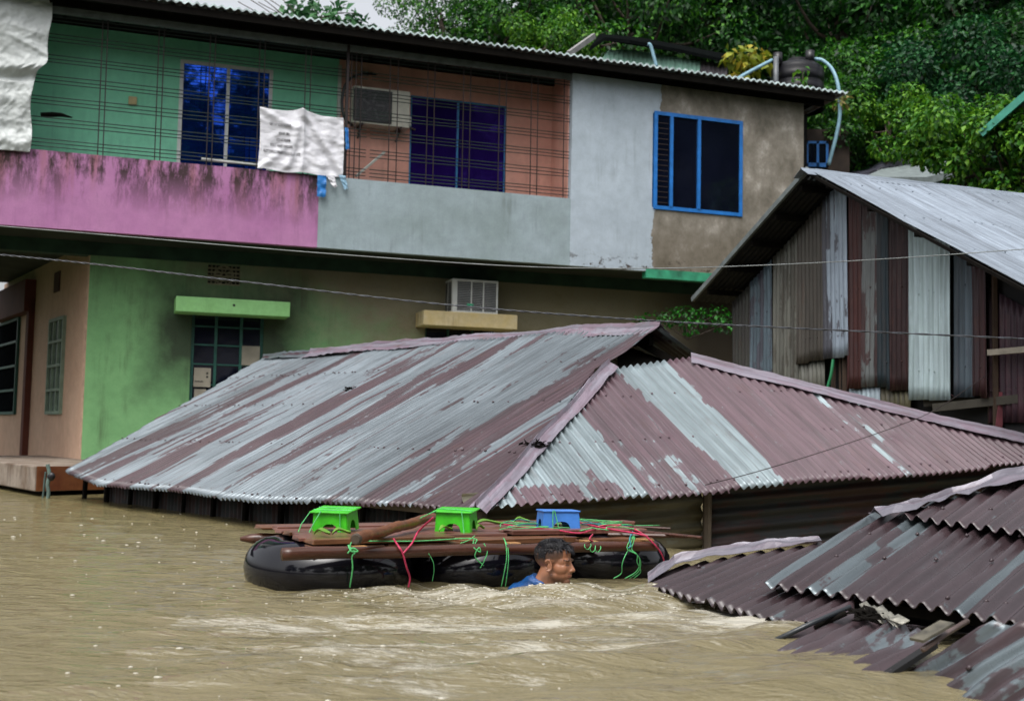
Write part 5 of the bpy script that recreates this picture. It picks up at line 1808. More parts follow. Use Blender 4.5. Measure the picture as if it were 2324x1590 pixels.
stool(dkw(1266, 1199, .257), RRZ - .28, m_sb, 'blue plastic stool near the right end of the raft', w=.25, d=.22, h=.125, flange=.003, tilt=-.02,
      strings=(((-.06, -.115, .127), (-.062, -.12, .06), (-.06, -.125, .0)), ((-.05, -.115, .127), (-.035, -.12, .06), (-.02, -.125, .0))))
# loose leaves on the deck
m_leaf1 = flat('fallen_leaf', (.12, .28, .03, 1), .35)
for (px, py, sz_, lab) in ((731, 1214, .05, 'olive green leaf lying left of the first lime stool'), (1012, 1206, .05, 'bright green leaf between the bamboo pole and the middle stool'),
                           (1110, 1192, .09, 'broad pale green leaf right of the middle stool'), (1090, 1203, .035, 'small torn leaf by the feet of the middle stool'),
                           (1184, 1186, .05, 'yellow-green leaf standing up left of the blue stool'), (775, 1213, .05, 'pale leaf flat on the deck under the first lime stool')):
    c = atz(px, py, .262)
    bm = bmesh.new()
    a = rnd.uniform(-.5, .9)
    L = sz_
    pts = []
    for i in range(9):
        t = i / 8
        wv = math.sin(t * math.pi) ** .8 * L * .38
        mid = Vector((math.cos(a) * (t - .5) * 2 * L, math.sin(a) * (t - .5) * 2 * L, .022 * math.sin(t * math.pi) + .006 * math.sin(t * 7)))
        side = Vector((-math.sin(a), math.cos(a), 0))
        pts.append((mid + side * wv + Vector((0, 0, .016)), mid, mid - side * wv + Vector((0, 0, .010))))
    vv = [[bm.verts.new(c + q) for q in r_] for r_ in pts]
    for i in range(8):
        for k in range(2): bm.faces.new((vv[i][k], vv[i + 1][k], vv[i + 1][k + 1], vv[i][k + 1]))
    bmesh.ops.remove_doubles(bm, verts=bm.verts[:], dist=1e-4)
    o = obj('leaf', bm, m_leaf1, None, True); modify(o, solid=.001)
    tag(o, lab, 'leaf', 'leaves scattered on the raft')

# ------------------------------------------------------------------ the swimmer
HC = at(1258, 1275, 6.33)
def ell(bm, c, r, rot=(0, 0, 0), seg=20):
    v = bmesh.ops.create_uvsphere(bm, u_segments=seg, v_segments=seg // 2 + 4, radius=1)['verts']
    m_ = Matrix.Translation(Vector(c)) @ (Matrix.Rotation(rot[2], 4, 'Z') @ Matrix.Rotation(rot[1], 4, 'Y') @ Matrix.Rotation(rot[0], 4, 'X')) @ Matrix.Diagonal((*r, 1))
    bmesh.ops.transform(bm, matrix=m_, verts=v)


def remesh(bm, vox, smooth=6, name='m'):
    me = bpy.data.meshes.new(name); bm.to_mesh(me); bm.free()
    o = bpy.data.objects.new(name, me); COL.objects.link(o)
    m_ = o.modifiers.new('r', 'REMESH'); m_.mode = 'VOXEL'; m_.voxel_size = vox
    s_ = o.modifiers.new('s', 'SMOOTH'); s_.iterations = smooth; s_.factor = .5
    bpy.context.view_layer.update()
    out = bpy.data.meshes.new_from_object(o.evaluated_get(bpy.context.evaluated_depsgraph_get()))
    bpy.data.objects.remove(o); bpy.data.meshes.remove(me)
    out.name = name
    out.polygons.foreach_set('use_smooth', [True] * len(out.polygons))
    return out


bm = bmesh.new()
ell(bm, (-.022, 0, .036), (.092, .074, .078))
ell(bm, (.028, 0, .048), (.056, .064, .054))
ell(bm, (.050, 0, .012), (.040, .057, .042))
ell(bm, (.040, 0, -.025), (.056, .060, .050))
ell(bm, (.048, 0, -.055), (.048, .046, .044))
ell(bm, (.018, 0, -.066), (.052, .056, .036), (0, -.35, 0))
ell(bm, (.076, 0, -.090), (.021, .025, .018))
ell(bm, (.078, 0, -.050), (.020, .030, .022))
for s in (-1, 1):
    ell(bm, (.080, s * .026, .021), (.012, .024, .008), (0, 0, -s * .35))
    ell(bm, (.060, s * .034, -.026), (.026, .022, .030), (0, .5, 0))
    ell(bm, (.071, s * .030, -.002), (.0125, .016, .012))
    ell(bm, (.098, s * .0125, -.034), (.009, .008, .0075))
    ex, ez = -.004, -.014
    pts = [Vector((ex + .017 * math.cos(a) - .3 * .017 * math.sin(a), s * (.074 + .006 * (1 - math.cos(a))), ez + .029 * math.sin(a))) for a in np.linspace(-2.2, 2.6, 14)]
    tube(bm, pts, [.0046] * 14, 6)
    ell(bm, (ex + .004, s * .070, ez - .004), (.013, .006, .023), (0, .2, 0))
    ell(bm, (ex + .006, s * .075, ez - .025), (.007, .005, .008))
for i in range(9):
    t = i / 8
    ell(bm, (.082 + .026 * t ** 1.2, 0, .012 - .040 * t), (.012, .0085 + .004 * t, .010), seg=12)
ell(bm, (.107, 0, -.030), (.0115, .011, .0095))
ell(bm, (.088, 0, -.046), (.014, .021, .011))
ell(bm, (.0935, 0, -.0560), (.0095, .021, .0055), (0, .25, 0))
ell(bm, (.0905, 0, -.0655), (.0095, .020, .0058), (0, -.1, 0))
# neck, shoulders and chest under the water, one body with the head
tube(bm, [Vector((-.012, 0, -.03)), Vector((-.028, 0, -.09)), Vector((-.050, 0, -.145)), Vector((-.080, 0, -.20))], [.054, .060, .066, .085], 20)
ell(bm, (-.14, 0, -.30), (.125, .19, .15))
ell(bm, (-.20, 0, -.48), (.12, .16, .22), (0, .3, 0))
for s in (-1, 1):
    ell(bm, (-.115, s * .15, -.215), (.07, .09, .07))
    tube(bm, [Vector((-.12, s * .19, -.22)), Vector((-.02, s * .27, -.34)), Vector((.13, s * .22, -.40)), Vector((.26, s * .17, -.36))], [.055, .045, .036, .026], 14)
    ell(bm, (.30, s * .16, -.35), (.05, .014, .035))
    for f in range(4):
        tube(bm, [Vector((.33, s * .16, -.335 - f * .014)), Vector((.37, s * .155, -.34 - f * .015)), Vector((.40 - .006 * abs(f - 1.3), s * .145, -.345 - f * .015))], [.0085, .0080, .0065], 8)
    tube(bm, [Vector((.29, s * .15, -.32)), Vector((.325, s * .13, -.305)), Vector((.345, s * .115, -.305))], [.011, .009, .007], 8)
body = remesh(bm, .0036, 4, 'person')
ca = body.color_attributes.new('skin', 'FLOAT_COLOR', 'POINT')
cols = []
for v in body.vertices:
    x, y, z = v.co
    if z < -.125:
        cols += [.36, .155, .080, 1.0]; continue
    c = np.array([.33, .145, .078])
    n = mnoise.noise(Vector((x * 30, y * 30, z * 30)))
    c = c * (1 + .10 * n)
    # beard shadow, moustache, brows, eyes, lips
    jaw = (1 / (1 + math.exp((z + .064 + .16 * max(0, x - .02)) / .007))) * (1 if x > -.03 else math.exp(-((x + .03) / .02) ** 2)) * (1 if z > -.125 else 0) + .7 * math.exp(-(((x - .008) / .014) ** 2 + ((z + .045) / .03) ** 2))
    mus = math.exp(-((z + .0475) / .0045) ** 2) * (1 if x > .088 and abs(y) < .026 else 0)
    k = min(1, .62 * min(1, jaw) + .8 * mus) * (.8 + .5 * n)
    c = c * (1 - k) + np.array([.035, .022, .018]) * k
    if x > .055 and abs(abs(y) - .028) < .022:
        b = math.exp(-((z - .0235 + .12 * abs(abs(y) - .022)) / .0042) ** 2); c = c * (1 - .93 * b) + np.array([.010, .007, .006]) * .93 * b
        e = math.exp(-((z + .0035) / .0030) ** 2) * (1 if abs(abs(y) - .030) < .0135 else .2); c = c * (1 - .9 * e) + np.array([.012, .008, .008]) * .9 * e
        e = .4 * math.exp(-((z - .006) / .006) ** 2); c = c * (1 - e) + np.array([.09, .035, .02]) * e  # eye-socket shade below the brow, painted into the skin colour
    if x > .086 and abs(y) < .022:
        l = math.exp(-((z + .0615) / .0016) ** 2); c = c * (1 - .85 * l) + np.array([.03, .01, .01]) * .85 * l
        l = math.exp(-((z + .0615) / .009) ** 2) * .6 * (1 - min(1, mus)); c = c * (1 - l) + np.array([.24, .075, .06]) * l
    if z < -.037 and x > .1 and abs(abs(y) - .006) < .004 and z > -.044: c = c * .2
    # faded sides of the haircut
    if z > -.055 and x < .062:
        edge = -.020 + .55 * max(0, x + .01)
        f = 1 / (1 + math.exp(-(z - edge - .010) / .010))
        if abs(y) > .06 and -.03 < x < .02 and z < .018: f *= .15
        c = c * (1 - .85 * f) + np.array([.016, .012, .011]) * .85 * f
    cols += [*c, 1.0]
ca.data.foreach_set('color', np.array(cols, dtype=np.float32))
g = G('wet_skin')
g.fin(g.attr('skin', 'Color'), .34, 0, g.bump(g.noise(g.co(), 220, 3), .12, .001), .5)
g.b.inputs['Subsurface Weight'].default_value = .08
g.b.inputs['Subsurface Radius'].default_value = (.012, .004, .002)
per = link('person', body, g.m)
per.location = HC
YAW, NOD = R(-22), R(4)
per.rotation_euler = (R(-2), NOD, YAW)
tag(per, 'man swimming neck-deep beside the raft, dark wet hair and blue shirt, looking right', 'person')
# shirt
bm = bmesh.new()
tube(bm, [Vector((-.052, 0, -.098)), Vector((-.072, 0, -.135)), Vector((-.11, 0, -.20))], [.068, .080, .12], 22)
ell(bm, (-.145, 0, -.30), (.137, .205, .16))
ell(bm, (-.20, 0, -.48), (.13, .175, .2), (0, .3, 0))
for s in (-1, 1):
    ell(bm, (-.125, s * .15, -.215), (.082, .10, .078))
    tube(bm, [Vector((-.12, s * .18, -.22)), Vector((-.05, s * .25, -.30)), Vector((.0, s * .27, -.35))], [.075, .068, .062], 14)
ell(bm, (-.17, 0, -.20), (.07, .13, .07))
shm = remesh(bm, .005, 2, 'shirt')
nrms = [v.normal.copy() for v in shm.vertices]
for v, nr0 in zip(shm.vertices, nrms):
    n = mnoise.noise(Vector((v.co.x * 16, v.co.y * 9, v.co.z * 34))) * .010 + mnoise.noise(Vector((v.co.x * 50, v.co.y * 30, v.co.z * 60))) * .003
    v.co += nr0 * n
sh = link('shirt', shm, flat('wet_blue_cloth', (.006, .055, .19, 1), .28, vary=.5, scale=14, bump=.4), per)
# hair: cap plus curls
bm = bmesh.new()
rh_ = random.Random(5)
def skull(th, ph, k=1.0):
    c = Vector((-.014, 0, .036)); r = Vector((.101, .077, .084))
    d = Vector((math.cos(ph) * math.cos(th), math.cos(ph) * math.sin(th), math.sin(ph)))
    return c + Vector((d.x * r.x, d.y * r.y, d.z * r.z)) * k, d
cnt = 0
while cnt < 3200:
    th = rh_.uniform(-math.pi, math.pi); ph = rh_.uniform(-.45, math.pi / 2)
    p, d = skull(th, ph, .97)
    front = p.x > .045
    if front and p.z < .078 + (p.x - .045) * .10: continue
    if p.x > -.03 and not front and p.z < .046 + .45 * max(0, p.x + .03): continue
    if p.x <= -.03 and p.z < .012: continue
    cnt += 1
    topness = max(0, min(1, (p.z - .03) / .07))
    L = .004 + .014 * topness * rh_.uniform(.4, 1.5) + (.012 if front else 0)
    t1 = Vector((rh_.uniform(-1, 1), rh_.uniform(-1, 1), rh_.uniform(-.6, .4)))
    t1 = (t1 - d * t1.dot(d)).normalized()
    if front: t1 = (t1 + Vector((.9, 0, -.8))).normalized()
    sw3 = Vector((mnoise.noise(p * 28), mnoise.noise(p * 28 + Vector((5, 0, 0))), mnoise.noise(p * 28 + Vector((0, 5, 0))))) * 1.6
    t1 = (t1 * .5 + sw3 - d * sw3.dot(d) + Vector((.25, 0, -.1))).normalized()
    q1 = p + d * L * .35 + t1 * L * .5
    q2 = p + d * L * .42 + t1 * L * 1.2
    q3 = p + d * L * .12 + t1 * L * 1.8
    tube(bm, [p, q1, q2, q3], [.0022, .0020, .0015, .0006], 3, cap=False)
hb = bmesh.new()
v_ = bmesh.ops.create_uvsphere(hb, u_segments=28, v_segments=18, radius=1)['verts']
for v in v_:
    d = v.co.normalized()
    v.co = Vector((-.014, 0, .036)) + Vector((d.x * .098, d.y * .0755, d.z * .082)) + d * (.004 * mnoise.noise(d * 9))
bmesh.ops.delete(hb, geom=[v for v in hb.verts if (v.co.x > .045 and v.co.z < .082) or (v.co.x > -.03 and v.co.z < .050 + .45 * max(0, v.co.x + .03)) or v.co.z < .018], context='VERTS')
tmp = bpy.data.meshes.new('t'); hb.to_mesh(tmp); hb.free(); bm.from_mesh(tmp); bpy.data.meshes.remove(tmp)
hair = obj('hair', bm, flat('wet_black_hair', (.006, .0055, .008, 1), .30, vary=.5, scale=60), per, True)

# ------------------------------------------------------------------ foam specks and bubbles on the water
_t = bmesh.new(); bmesh.ops.create_icosphere(_t, subdivisions=1, radius=1)
ICO_V = np.array([v.co[:] for v in _t.verts]); ICO_F = [[v.index for v in f.verts] for f in _t.faces]; _t.free()
bub_v, bub_f = [], []


def bubble(x, y, z, sx, sy, sz_):
    b0 = len(bub_v) * len(ICO_V)
    bub_v.append(ICO_V * (sx, sy, sz_) + (x, y, z))
    bub_f.extend([[b0 + i for i in f] for f in ICO_F])


def bubbles(n, xr, yr, smin, smax, seed):
    r = random.Random(seed)
    for k in range(n):
        y = r.uniform(*yr); x = r.uniform(*xr) * y / 5
        s = smin + (smax - smin) * r.random() ** 2.2
        bubble(x, y, water_h(x, y), s * r.uniform(.8, 2.2), s * 1.2, s * .5)


bubbles(170, (-2.3, .6), (3.6, 7.5), .002, .009, 1)
bubbles(160, (-.9, .9), (5.2, 6.2), .002, .007, 2)
bubbles(60, (-2.2, 0), (7.5, 12), .005, .012, 3)
r = random.Random(9)
for k in range(300):
    x = r.gauss(.2, .5); y = 6.02 + r.gauss(0, .14) - abs(x - .2) * .12
    s = .002 + .006 * r.random() ** 2
    bubble(x, y, water_h(x, y) + .001, s * 1.6, s, s * .7)
me = bpy.data.meshes.new('foam_bubbles')
me.from_pydata(np.concatenate(bub_v).tolist(), [], bub_f)
me.polygons.foreach_set('use_smooth', [True] * len(me.polygons))
o = link('foam_bubbles', me, flat('foam_white', (.55, .52, .44, 1), .35, vary=.05))
tag(o, 'white foam bubbles and raindrop splashes on the brown water', 'foam', kind='stuff')
# rope hanging from the porch slab
tq = atz(105, 1062, .30)
rp = lambda px, py: at(px, py, 13.6)
cable('hanging_rope', [rp(108, 1053), rp(112, 1075), rp(108, 1100), rp(110, 1120), rp(104, 1152)], .022, flat('grey_green_rope', (.10, .15, .13, 1), .8), 'grey-green rope hanging from the porch slab into the water', 'rope')
cable('hanging_rope', [rp(104, 1070), rp(101, 1090), rp(99, 1115), rp(94, 1148)], .012, flat('grey_green_rope2', (.05, .08, .07, 1), .8), 'thinner rope beside the knotted one on the porch slab', 'rope')
bm = bmesh.new(); ell(bm, rp(116, 1081), (.045, .03, .05)); tag(obj('tied_bundle', bm, M['black_plastic'], None, True), 'small black bundle tied to the rope at the porch slab', 'bundle')

# ------------------------------------------------------------------ trees and other plants
def leaf_mat(name, c1, c2, c3, rough=.5):
    g = G(name)
    ri = g.n('ShaderNodeNewGeometry').outputs['Random Per Island']
    big = g.noise(g.co(), .8, 3)
    col = g.ramp(g.math('ADD', g.math('MULTIPLY', ri, .6), g.math('MULTIPLY', big, .4)), [(.2, c1), (.5, c2), (.78, c3)])
    g.fin(col, rough, 0, None, .35)
    tr = g.n('ShaderNodeBsdfTranslucent', Color=col)
    ms = g.n('ShaderNodeMixShader', Fac=.25)
    g.t.links.new(g.b.outputs[0], ms.inputs[1]); g.t.links.new(tr.outputs[0], ms.inputs[2])
    g.t.links.new(ms.outputs[0], g.o.inputs['Surface'])
    return g.m


m_lf = [leaf_mat('leaf_deep_green', (.002, .014, .004, 1), (.009, .062, .009, 1), (.035, .16, .014, 1)),
        leaf_mat('leaf_mid_green', (.003, .022, .005, 1), (.015, .095, .010, 1), (.08, .26, .015, 1)),
        leaf_mat('leaf_yellow_green', (.008, .05, .005, 1), (.045, .19, .010, 1), (.15, .33, .018, 1)),
        leaf_mat('leaf_blue_green', (.002, .016, .007, 1), (.008, .062, .020, 1), (.028, .15, .035, 1))]
m_bark = flat('wet_bark', (.045, .032, .022, 1), .8, vary=.4)


def leaf_cloud(name, clumps, n, leaf, rs, mat, parent=None, droop=.5, fill=1.0):
    """clumps: rows (x, y, z, radius); n leaves in all, folded in the middle"""
    r = np.random.RandomState(rs)
    C = np.array(clumps, dtype=float)
    wgt = C[:, 3] ** 2; wgt /= wgt.sum()
    k = r.choice(len(C), n, p=wgt)
    d = r.normal(size=(n, 3)); d /= np.linalg.norm(d, axis=1)[:, None]
    rad = C[k, 3] * (1 - np.abs(r.normal(0, .22, n))).clip(.1, 1.15) * fill
    P = C[k, :3] + d * rad[:, None] * np.array([1, 1, .72])
    ax = r.normal(size=(n, 3)) * .7 + d * .8; ax[:, 2] -= droop
    ax /= np.linalg.norm(ax, axis=1)[:, None]
    up_ = d + np.array([0, 0, .9]) + r.normal(size=(n, 3)) * .35
    side = np.cross(ax, up_); side /= (np.linalg.norm(side, axis=1)[:, None] + 1e-9)
    nr_ = np.cross(side, ax)
    L = leaf * r.uniform(.6, 1.35, n)[:, None]
    W = L * .30
    a = P; tip = P + ax * L - nr_ * L * .12; m_ = P + ax * L * .5
    s1 = m_ + side * W + nr_ * W * .35; s2 = m_ - side * W + nr_ * W * .35
    V = np.stack([a, s1, tip, s2], 1).reshape(-1, 3)
    me = bpy.data.meshes.new(name)
    me.vertices.add(4 * n); me.vertices.foreach_set('co', V.astype(np.float32).ravel())
    idx = np.arange(n) * 4
    F = np.stack([idx, idx + 1, idx + 2, idx, idx + 2, idx + 3], 1).ravel()
    me.loops.add(6 * n); me.loops.foreach_set('vertex_index', F.astype(np.int32))
    me.polygons.add(2 * n)
    me.polygons.foreach_set('loop_start', (np.arange(2 * n) * 3).astype(np.int32))
    me.polygons.foreach_set('loop_total', np.full(2 * n, 3, dtype=np.int32))
    me.update(); me.validate()
    return link(name, me, mat, parent)


def crown_clumps(rs, w, h, n, z0):
    r = random.Random(rs)
    out = []
    for k in range(n):
        a = r.uniform(0, 2 * math.pi); t = r.random()
        rr_ = w * math.sqrt(r.random()) * (math.sin(math.pi * (.12 + .80 * t)) ** .6)
        out.append((rr_ * math.cos(a), rr_ * math.sin(a), z0 + h * t, w * r.uniform(.20, .38)))
    return out


def make_tree(rs, w, h, z0, nleaf, leaf, mat, nc=22, droop=.5):
    t = bpy.data.objects.new('tree', None); COL.objects.link(t)
    cl = crown_clumps(rs, w, h, nc, z0)
    leaf_cloud('crown', cl, nleaf, leaf, rs, mat, t, droop)
    bm = bmesh.new(); r = random.Random(rs)
    top = Vector((r.uniform(-.3, .3), r.uniform(-.3, .3), z0 + h * .6))
    tr_ = [Vector((0, 0, -.6)), Vector((.1, .05, z0 * .5)), Vector((-.05, .1, z0)), top]
    tube(bm, spline(tr_, 4), [w * .075 * (1 - .06 * i) for i in range(13)], 8)
    for c in cl[::2]:
        b = tr_[2].lerp(top, r.uniform(0, .8)); e = Vector(c[:3])
        tube(bm, spline([b, b.lerp(e, .5) + Vector((0, 0, -.15 * w)), e], 3), [w * .03, w * .025, w * .022, w * .018, w * .014, w * .01, w * .006], 5)
    obj('trunk', bm, m_bark, t, True)
    return t


protos = [make_tree(101, 2.3, 3.2, 1.6, 8500, .17, m_lf[0]), make_tree(102, 2.1, 3.0, 1.5, 8500, .16, m_lf[1]),
          make_tree(103, 1.8, 2.4, 1.0, 6500, .16, m_lf[2], droop=.9), make_tree(104, 2.4, 3.4, 1.8, 8500, .15, m_lf[3]),
          make_tree(105, 2.6, 3.8, 2.4, 9000, .15, m_lf[1], nc=30, droop=1.1)]
used = set()


def place_tree(kind, px, py, D, sc, label, rz=0.0, group='trees on the hillside behind the houses', cat='tree', szz=1.0):
    """put the middle of the crown at the given pixel and distance"""
    src = protos[kind]
    if kind not in used:
        t = src; used.add(kind)
    else:
        t = src.copy(); COL.objects.link(t)
        for ch in src.children:
            c = ch.copy(); COL.objects.link(c); c.parent = t
    q = at(px, py, D)
    mid = (3.2, 3.0, 2.2, 3.5, 4.3)[kind] * sc * szz
    t.location = (q.x, q.y, q.z - mid)
    t.rotation_euler = (0, 0, rz)
    t.scale = (sc, sc, sc * szz)
    tag(t, label, cat, group)
    return t


T = [
    (0, 1300, 20, 30, 1.0, 'deep green tree rising above the middle of the long eave'),
    (1, 1165, 55, 27, .78, 'bright green tree just right of the gap of sky'),
    (4, 1010, 38, 30, .55, 'loose feathery tree against the sky above the salmon wall'),
    (2, 1235, 105, 25, .55, 'yellow-green bush showing over the eave left of the mint tin wall'),
    (4, 1440, 30, 28, .95, 'drooping mid-green tree above the mint tin wall'),
    (1, 1370, 60, 31, 1.0, 'mid-green tree behind the drooping one'),
    (0, 1590, 45, 29, 1.0, 'dark tree above the dark roof of the mint tin building'),
    (2, 1615, 25, 33, .9, 'pale green crown at the top edge above the dark small roof'),
    (3, 1750, 60, 31, 1.1, 'blue-green tree behind the yellow-leaved shrub'),
    (0, 1900, 50, 27, 1.0, 'dark tree above the black water tank'),
    (1, 1990, 200, 25, .75, 'rounded mid-green tree right of the water tank'),
    (3, 2080, 60, 30, 1.2, 'blue-green tree at the top right of the tank'),
    (0, 2230, 40, 26, 1.05, 'tall dark tree in the top right corner'),
    (1, 2150, 150, 28, 1.0, 'mid-green tree above the grey tarpaulin'),
    (2, 2010, 290, 22, .55, 'light green bush left of the grey tarpaulin'),
    (1, 1930, 310, 23, .60, 'bush between the brick corner and the tarpaulin'),
    (3, 2110, 245, 24, .80, 'blue-green shrub growing over the grey tarpaulin'),
    (0, 2280, 190, 25, .80, 'dark tree above the green-edged roof'),
    (2, 2215, 350, 17.5, .62, 'big yellow-green bush under the green-edged roof'),
    (2, 2330, 370, 17, .60, 'yellow-green bush cut by the right edge'),
    (0, 1840, 215, 30, .95, 'dark tree seen behind the water tank'),
    (3, 2000, 130, 35, 1.3, 'far blue-green tree high on the slope'),
    (0, 1690, 120, 33, 1.1, 'dark tree behind the small dark roof'),
    (1, 2310, 110, 32, 1.2, 'mid-green tree near the right edge, high on the slope'),
]
for i, (k, px, py, D, sc, lab) in enumerate(T):
    place_tree(k, px, py, D, sc, lab, rz=i * 1.7)
# small broad-leaved tree with bare twigs at the sky gap
st = bpy.data.objects.new('sapling', None); COL.objects.link(st)
q = at(715, 40, 24)
st.location = q
leaf_cloud('crown', [(-.55, 0, -.1, .28), (-.2, 0, .25, .25), (.15, 0, -.05, .3), (.5, 0, .1, .25), (.75, 0, -.1, .2), (0, 0, -.35, .35), (-.35, 0, -.3, .3)], 520, .19, 77, leaf_mat('leaf_grey_green', (.02, .09, .03, 1), (.05, .17, .06, 1), (.10, .26, .10, 1)), st, .6)
bm = bmesh.new()
tube(bm, [Vector((-.1, 0, -3)), Vector((-.1, 0, -1)), Vector((0, 0, -.2))], .05, 6)
for k in range(9):
    a = Vector((-.1, 0, -.8 + .08 * k)); e = Vector((-1.6 + k * .14, 0, .3 + .12 * (k % 3))) if k < 6 else Vector((.3 * (k - 5), 0, .1))
    tube(bm, spline([a, a.lerp(e, .5) + Vector((0, 0, .12)), e], 4), [.02] * 5 + [.009] * 4, 5)
obj('trunk', bm, m_bark, st, True)
tag(st, 'small broad-leaved tree with bare twigs against the white sky', 'tree')
lt2 = bpy.data.objects.new('sapling', None); COL.objects.link(lt2); lt2.location = at(828, 58, 24)
leaf_cloud('crown', [(0, 0, 0, .16), (.05, 0, -.3, .2)], 90, .17, 78, m_lf[3], lt2, .6)
bm = bmesh.new(); tube(bm, [Vector((0, 0, -2)), Vector((0, 0, 0))], .03, 5); obj('trunk', bm, m_bark, lt2)
tag(lt2, 'tiny treetop poking above the eave in the gap of sky', 'tree')
# undergrowth that covers the slope
r = random.Random(3)
cl = []
for k in range(520):
    D = r.uniform(24, 42); px = r.uniform(1190, 2420)
    x = (px - CX) / F * D
    cl.append((x, D, hill_h(x, D) + .3, r.uniform(.5, 1.3)))
tag(leaf_cloud('undergrowth', cl, 90000, .22, 5, m_lf[0], None, .4), 'dense dark undergrowth covering the hillside', 'undergrowth', kind='stuff')
# trees on the bank behind the photographer, seen only as reflections in glass and water
BACK = ((-19, -9, 1.35, 'far left'), (-12, -13, 1.2, 'second from far left'), (-5, -15, 1.3, 'third from far left'), (3, -13, 1.6, 'left'), (8.5, -15, 2.0, 'second from left'), (14, -14, 2.1, 'middle'), (22, -13, 2.3, 'second from right'), (31, -8, 2.6, 'right'), (38, 0, 2.6, 'rightmost'))
for i, (x, y, sc, wh) in enumerate(BACK):
    src = protos[i % 2]
    t = src.copy(); COL.objects.link(t)
    for ch in src.children:
        c = ch.copy(); COL.objects.link(c); c.parent = t
    t.location = (x, y, -.5); t.scale = (sc * 1.25, sc * 1.25, sc * 1.9)
    tag(t, wh + ' tree on the bank behind the viewer, seen mirrored in the glass', 'tree', 'trees behind the viewer')

# shrub with yellow leaves behind the eave, sprig in front of the tank, ferns on the brown wall
def shrub(name, q, clumps, n, leaf, mat, label, seed, droop=.8, cat='plant', stem=.6):
    t = bpy.data.objects.new(name, None); COL.objects.link(t); t.location = q
    leaf_cloud('foliage', clumps, n, leaf, seed, mat, t, droop)
    bm = bmesh.new()
    for c in clumps[:6]:
        tube(bm, [Vector((0, 0, -stem)), Vector((c[0] * .4, c[1] * .4, c[2] - .15)), Vector(c[:3])], [.015, .01, .006], 5)
    obj('stem', bm, m_bark, t)
    return tag(t, label, cat)
shrub('shrub', at(1690, 142, 21.5), [(-.2, 0, .1, .2), (.12, 0, .15, .22), (0, 0, -.1, .25), (.3, 0, .0, .15), (-.05, 0, -.35, .15)], 150, .20, leaf_mat('leaf_gold', (.10, .16, .01, 1), (.30, .34, .03, 1), (.42, .30, .03, 1)), 'yellow-leaved shrub behind the eave left of the water tank', 31)
shrub('sprig', at(1822, 172, 20.3), [(0, 0, .1, .09), (.06, 0, -.05, .1), (-.08, 0, -.12, .1), (.0, 0, -.3, .1)], 36, .14, m_lf[2], 'green sprig in front of the water tank', 32)
shrub('fern', at(1560, 727, 18.6), [(-.55, 0, .0, .16), (-.3, 0, .05, .2), (-.05, -.1, .08, .22), (.2, 0, .05, .2), (.45, 0, .1, .2), (.6, 0, -.05, .18), (-.75, 0, -.02, .1), (.05, 0, -.12, .15)], 520, .07, leaf_mat('leaf_vivid', (.002, .02, .002, 1), (.006, .08, .003, 1), (.02, .20, .006, 1)), 'bright green ferns growing on the dark brown wall', 33, stem=.3)
shrub('shrub', at(1905, 235, 21), [(0, 0, 0, .12), (.1, 0, .1, .1)], 30, .12, leaf_mat('leaf_dull_gold', (.10, .12, .03, 1), (.20, .20, .05, 1), (.28, .22, .08, 1)), 'dull yellow leaves hanging right of the eave end', 34)

# ------------------------------------------------------------------ roofs and tank behind
Dk = 21.5
tk = thing('water_tank', 'black ribbed plastic water tank behind the eave', 'water tank', (at(1809, 170, Dk).x, Dk, 0))
c0 = at(1809, 170, Dk)
px_m = F / Dk
rad = 61 / px_m
prof = []
zt_ = at(1809, 144, Dk).z; zb_ = at(1809, 380, Dk).z
prof = [(rad * .35, zt_ + .02), (rad * .36, zt_ + .06), (.01, zt_ + .07)]
zz = zt_
bm = bmesh.new()
pts = [(.001, zt_ + .08), (rad * .36, zt_ + .07), (rad * .38, zt_ - .0), (rad * .80, zt_ - .05), (rad * .97, zt_ - .13), (rad, zt_ - .2)]
z = zt_ - .2
while z > zt_ - .75:
    pts += [(rad, z), (rad, z - .16), (rad * .965, z - .18), (rad * .965, z - .21), (rad, z - .23)]
    z -= .23
rings = []
for (r_, z) in pts:
    rings.append([bm.verts.new((math.cos(a * math.pi / 16) * r_, math.sin(a * math.pi / 16) * r_, z)) for a in range(32)])
for i in range(len(rings) - 1):
    for k in range(32): bm.faces.new((rings[i][k], rings[i][(k + 1) % 32], rings[i + 1][(k + 1) % 32], rings[i + 1][k]))
obj('tank_body', bm, flat('tank_black', (.005, .005, .007, 1), .4, vary=.2, spec=.25), tk, True)
for (px, dz) in ((1765, 0), (1838, .05)):
    q = at(px, 150, Dk - .25); bm = bmesh.new()
    tube(bm, [Vector((q.x - c0.x, -.25, zt_ - .12 + dz)), Vector((q.x - c0.x, -.25, zt_ + .10 + dz))], .085, 10)
    obj('inlet_cap', bm, M['black_plastic'], tk, True)
bm = bmesh.new(); q = at(1761, 170, Dk - .4); tube(bm, [Vector((q.x - c0.x, -.4, zt_ - .02)), Vector((q.x - c0.x, -.4, zt_ - 1))], .05, 8); obj('outlet_pipe', bm, flat('tank_pipe', (.10, .11, .12, 1), .4), tk, True)
bm = bmesh.new(); box(bm, -.45, .10, -.35, .7, -1.6, zt_ - .78); obj('brick_pier', bm, M['dark'], tk)
cable('tank_pipe', [at(1665, 184, 20.6), at(1700, 164, 20.9), at(1752, 137, 21.2)], .035, M['pipe_blue'], 'pale blue pipe running from the roof up to the tank', 'pipe')
cable('tank_pipe', [at(1846, 134, 21.3), at(1868, 138, 21.2), at(1890, 160, 21.1), at(1903, 200, 21.0), at(1906, 255, 21.0), at(1900, 300, 21.0), at(1880, 375, 21.0)], .035, M['pipe_blue'], 'pale blue hose curving down from the right of the tank', 'hose')
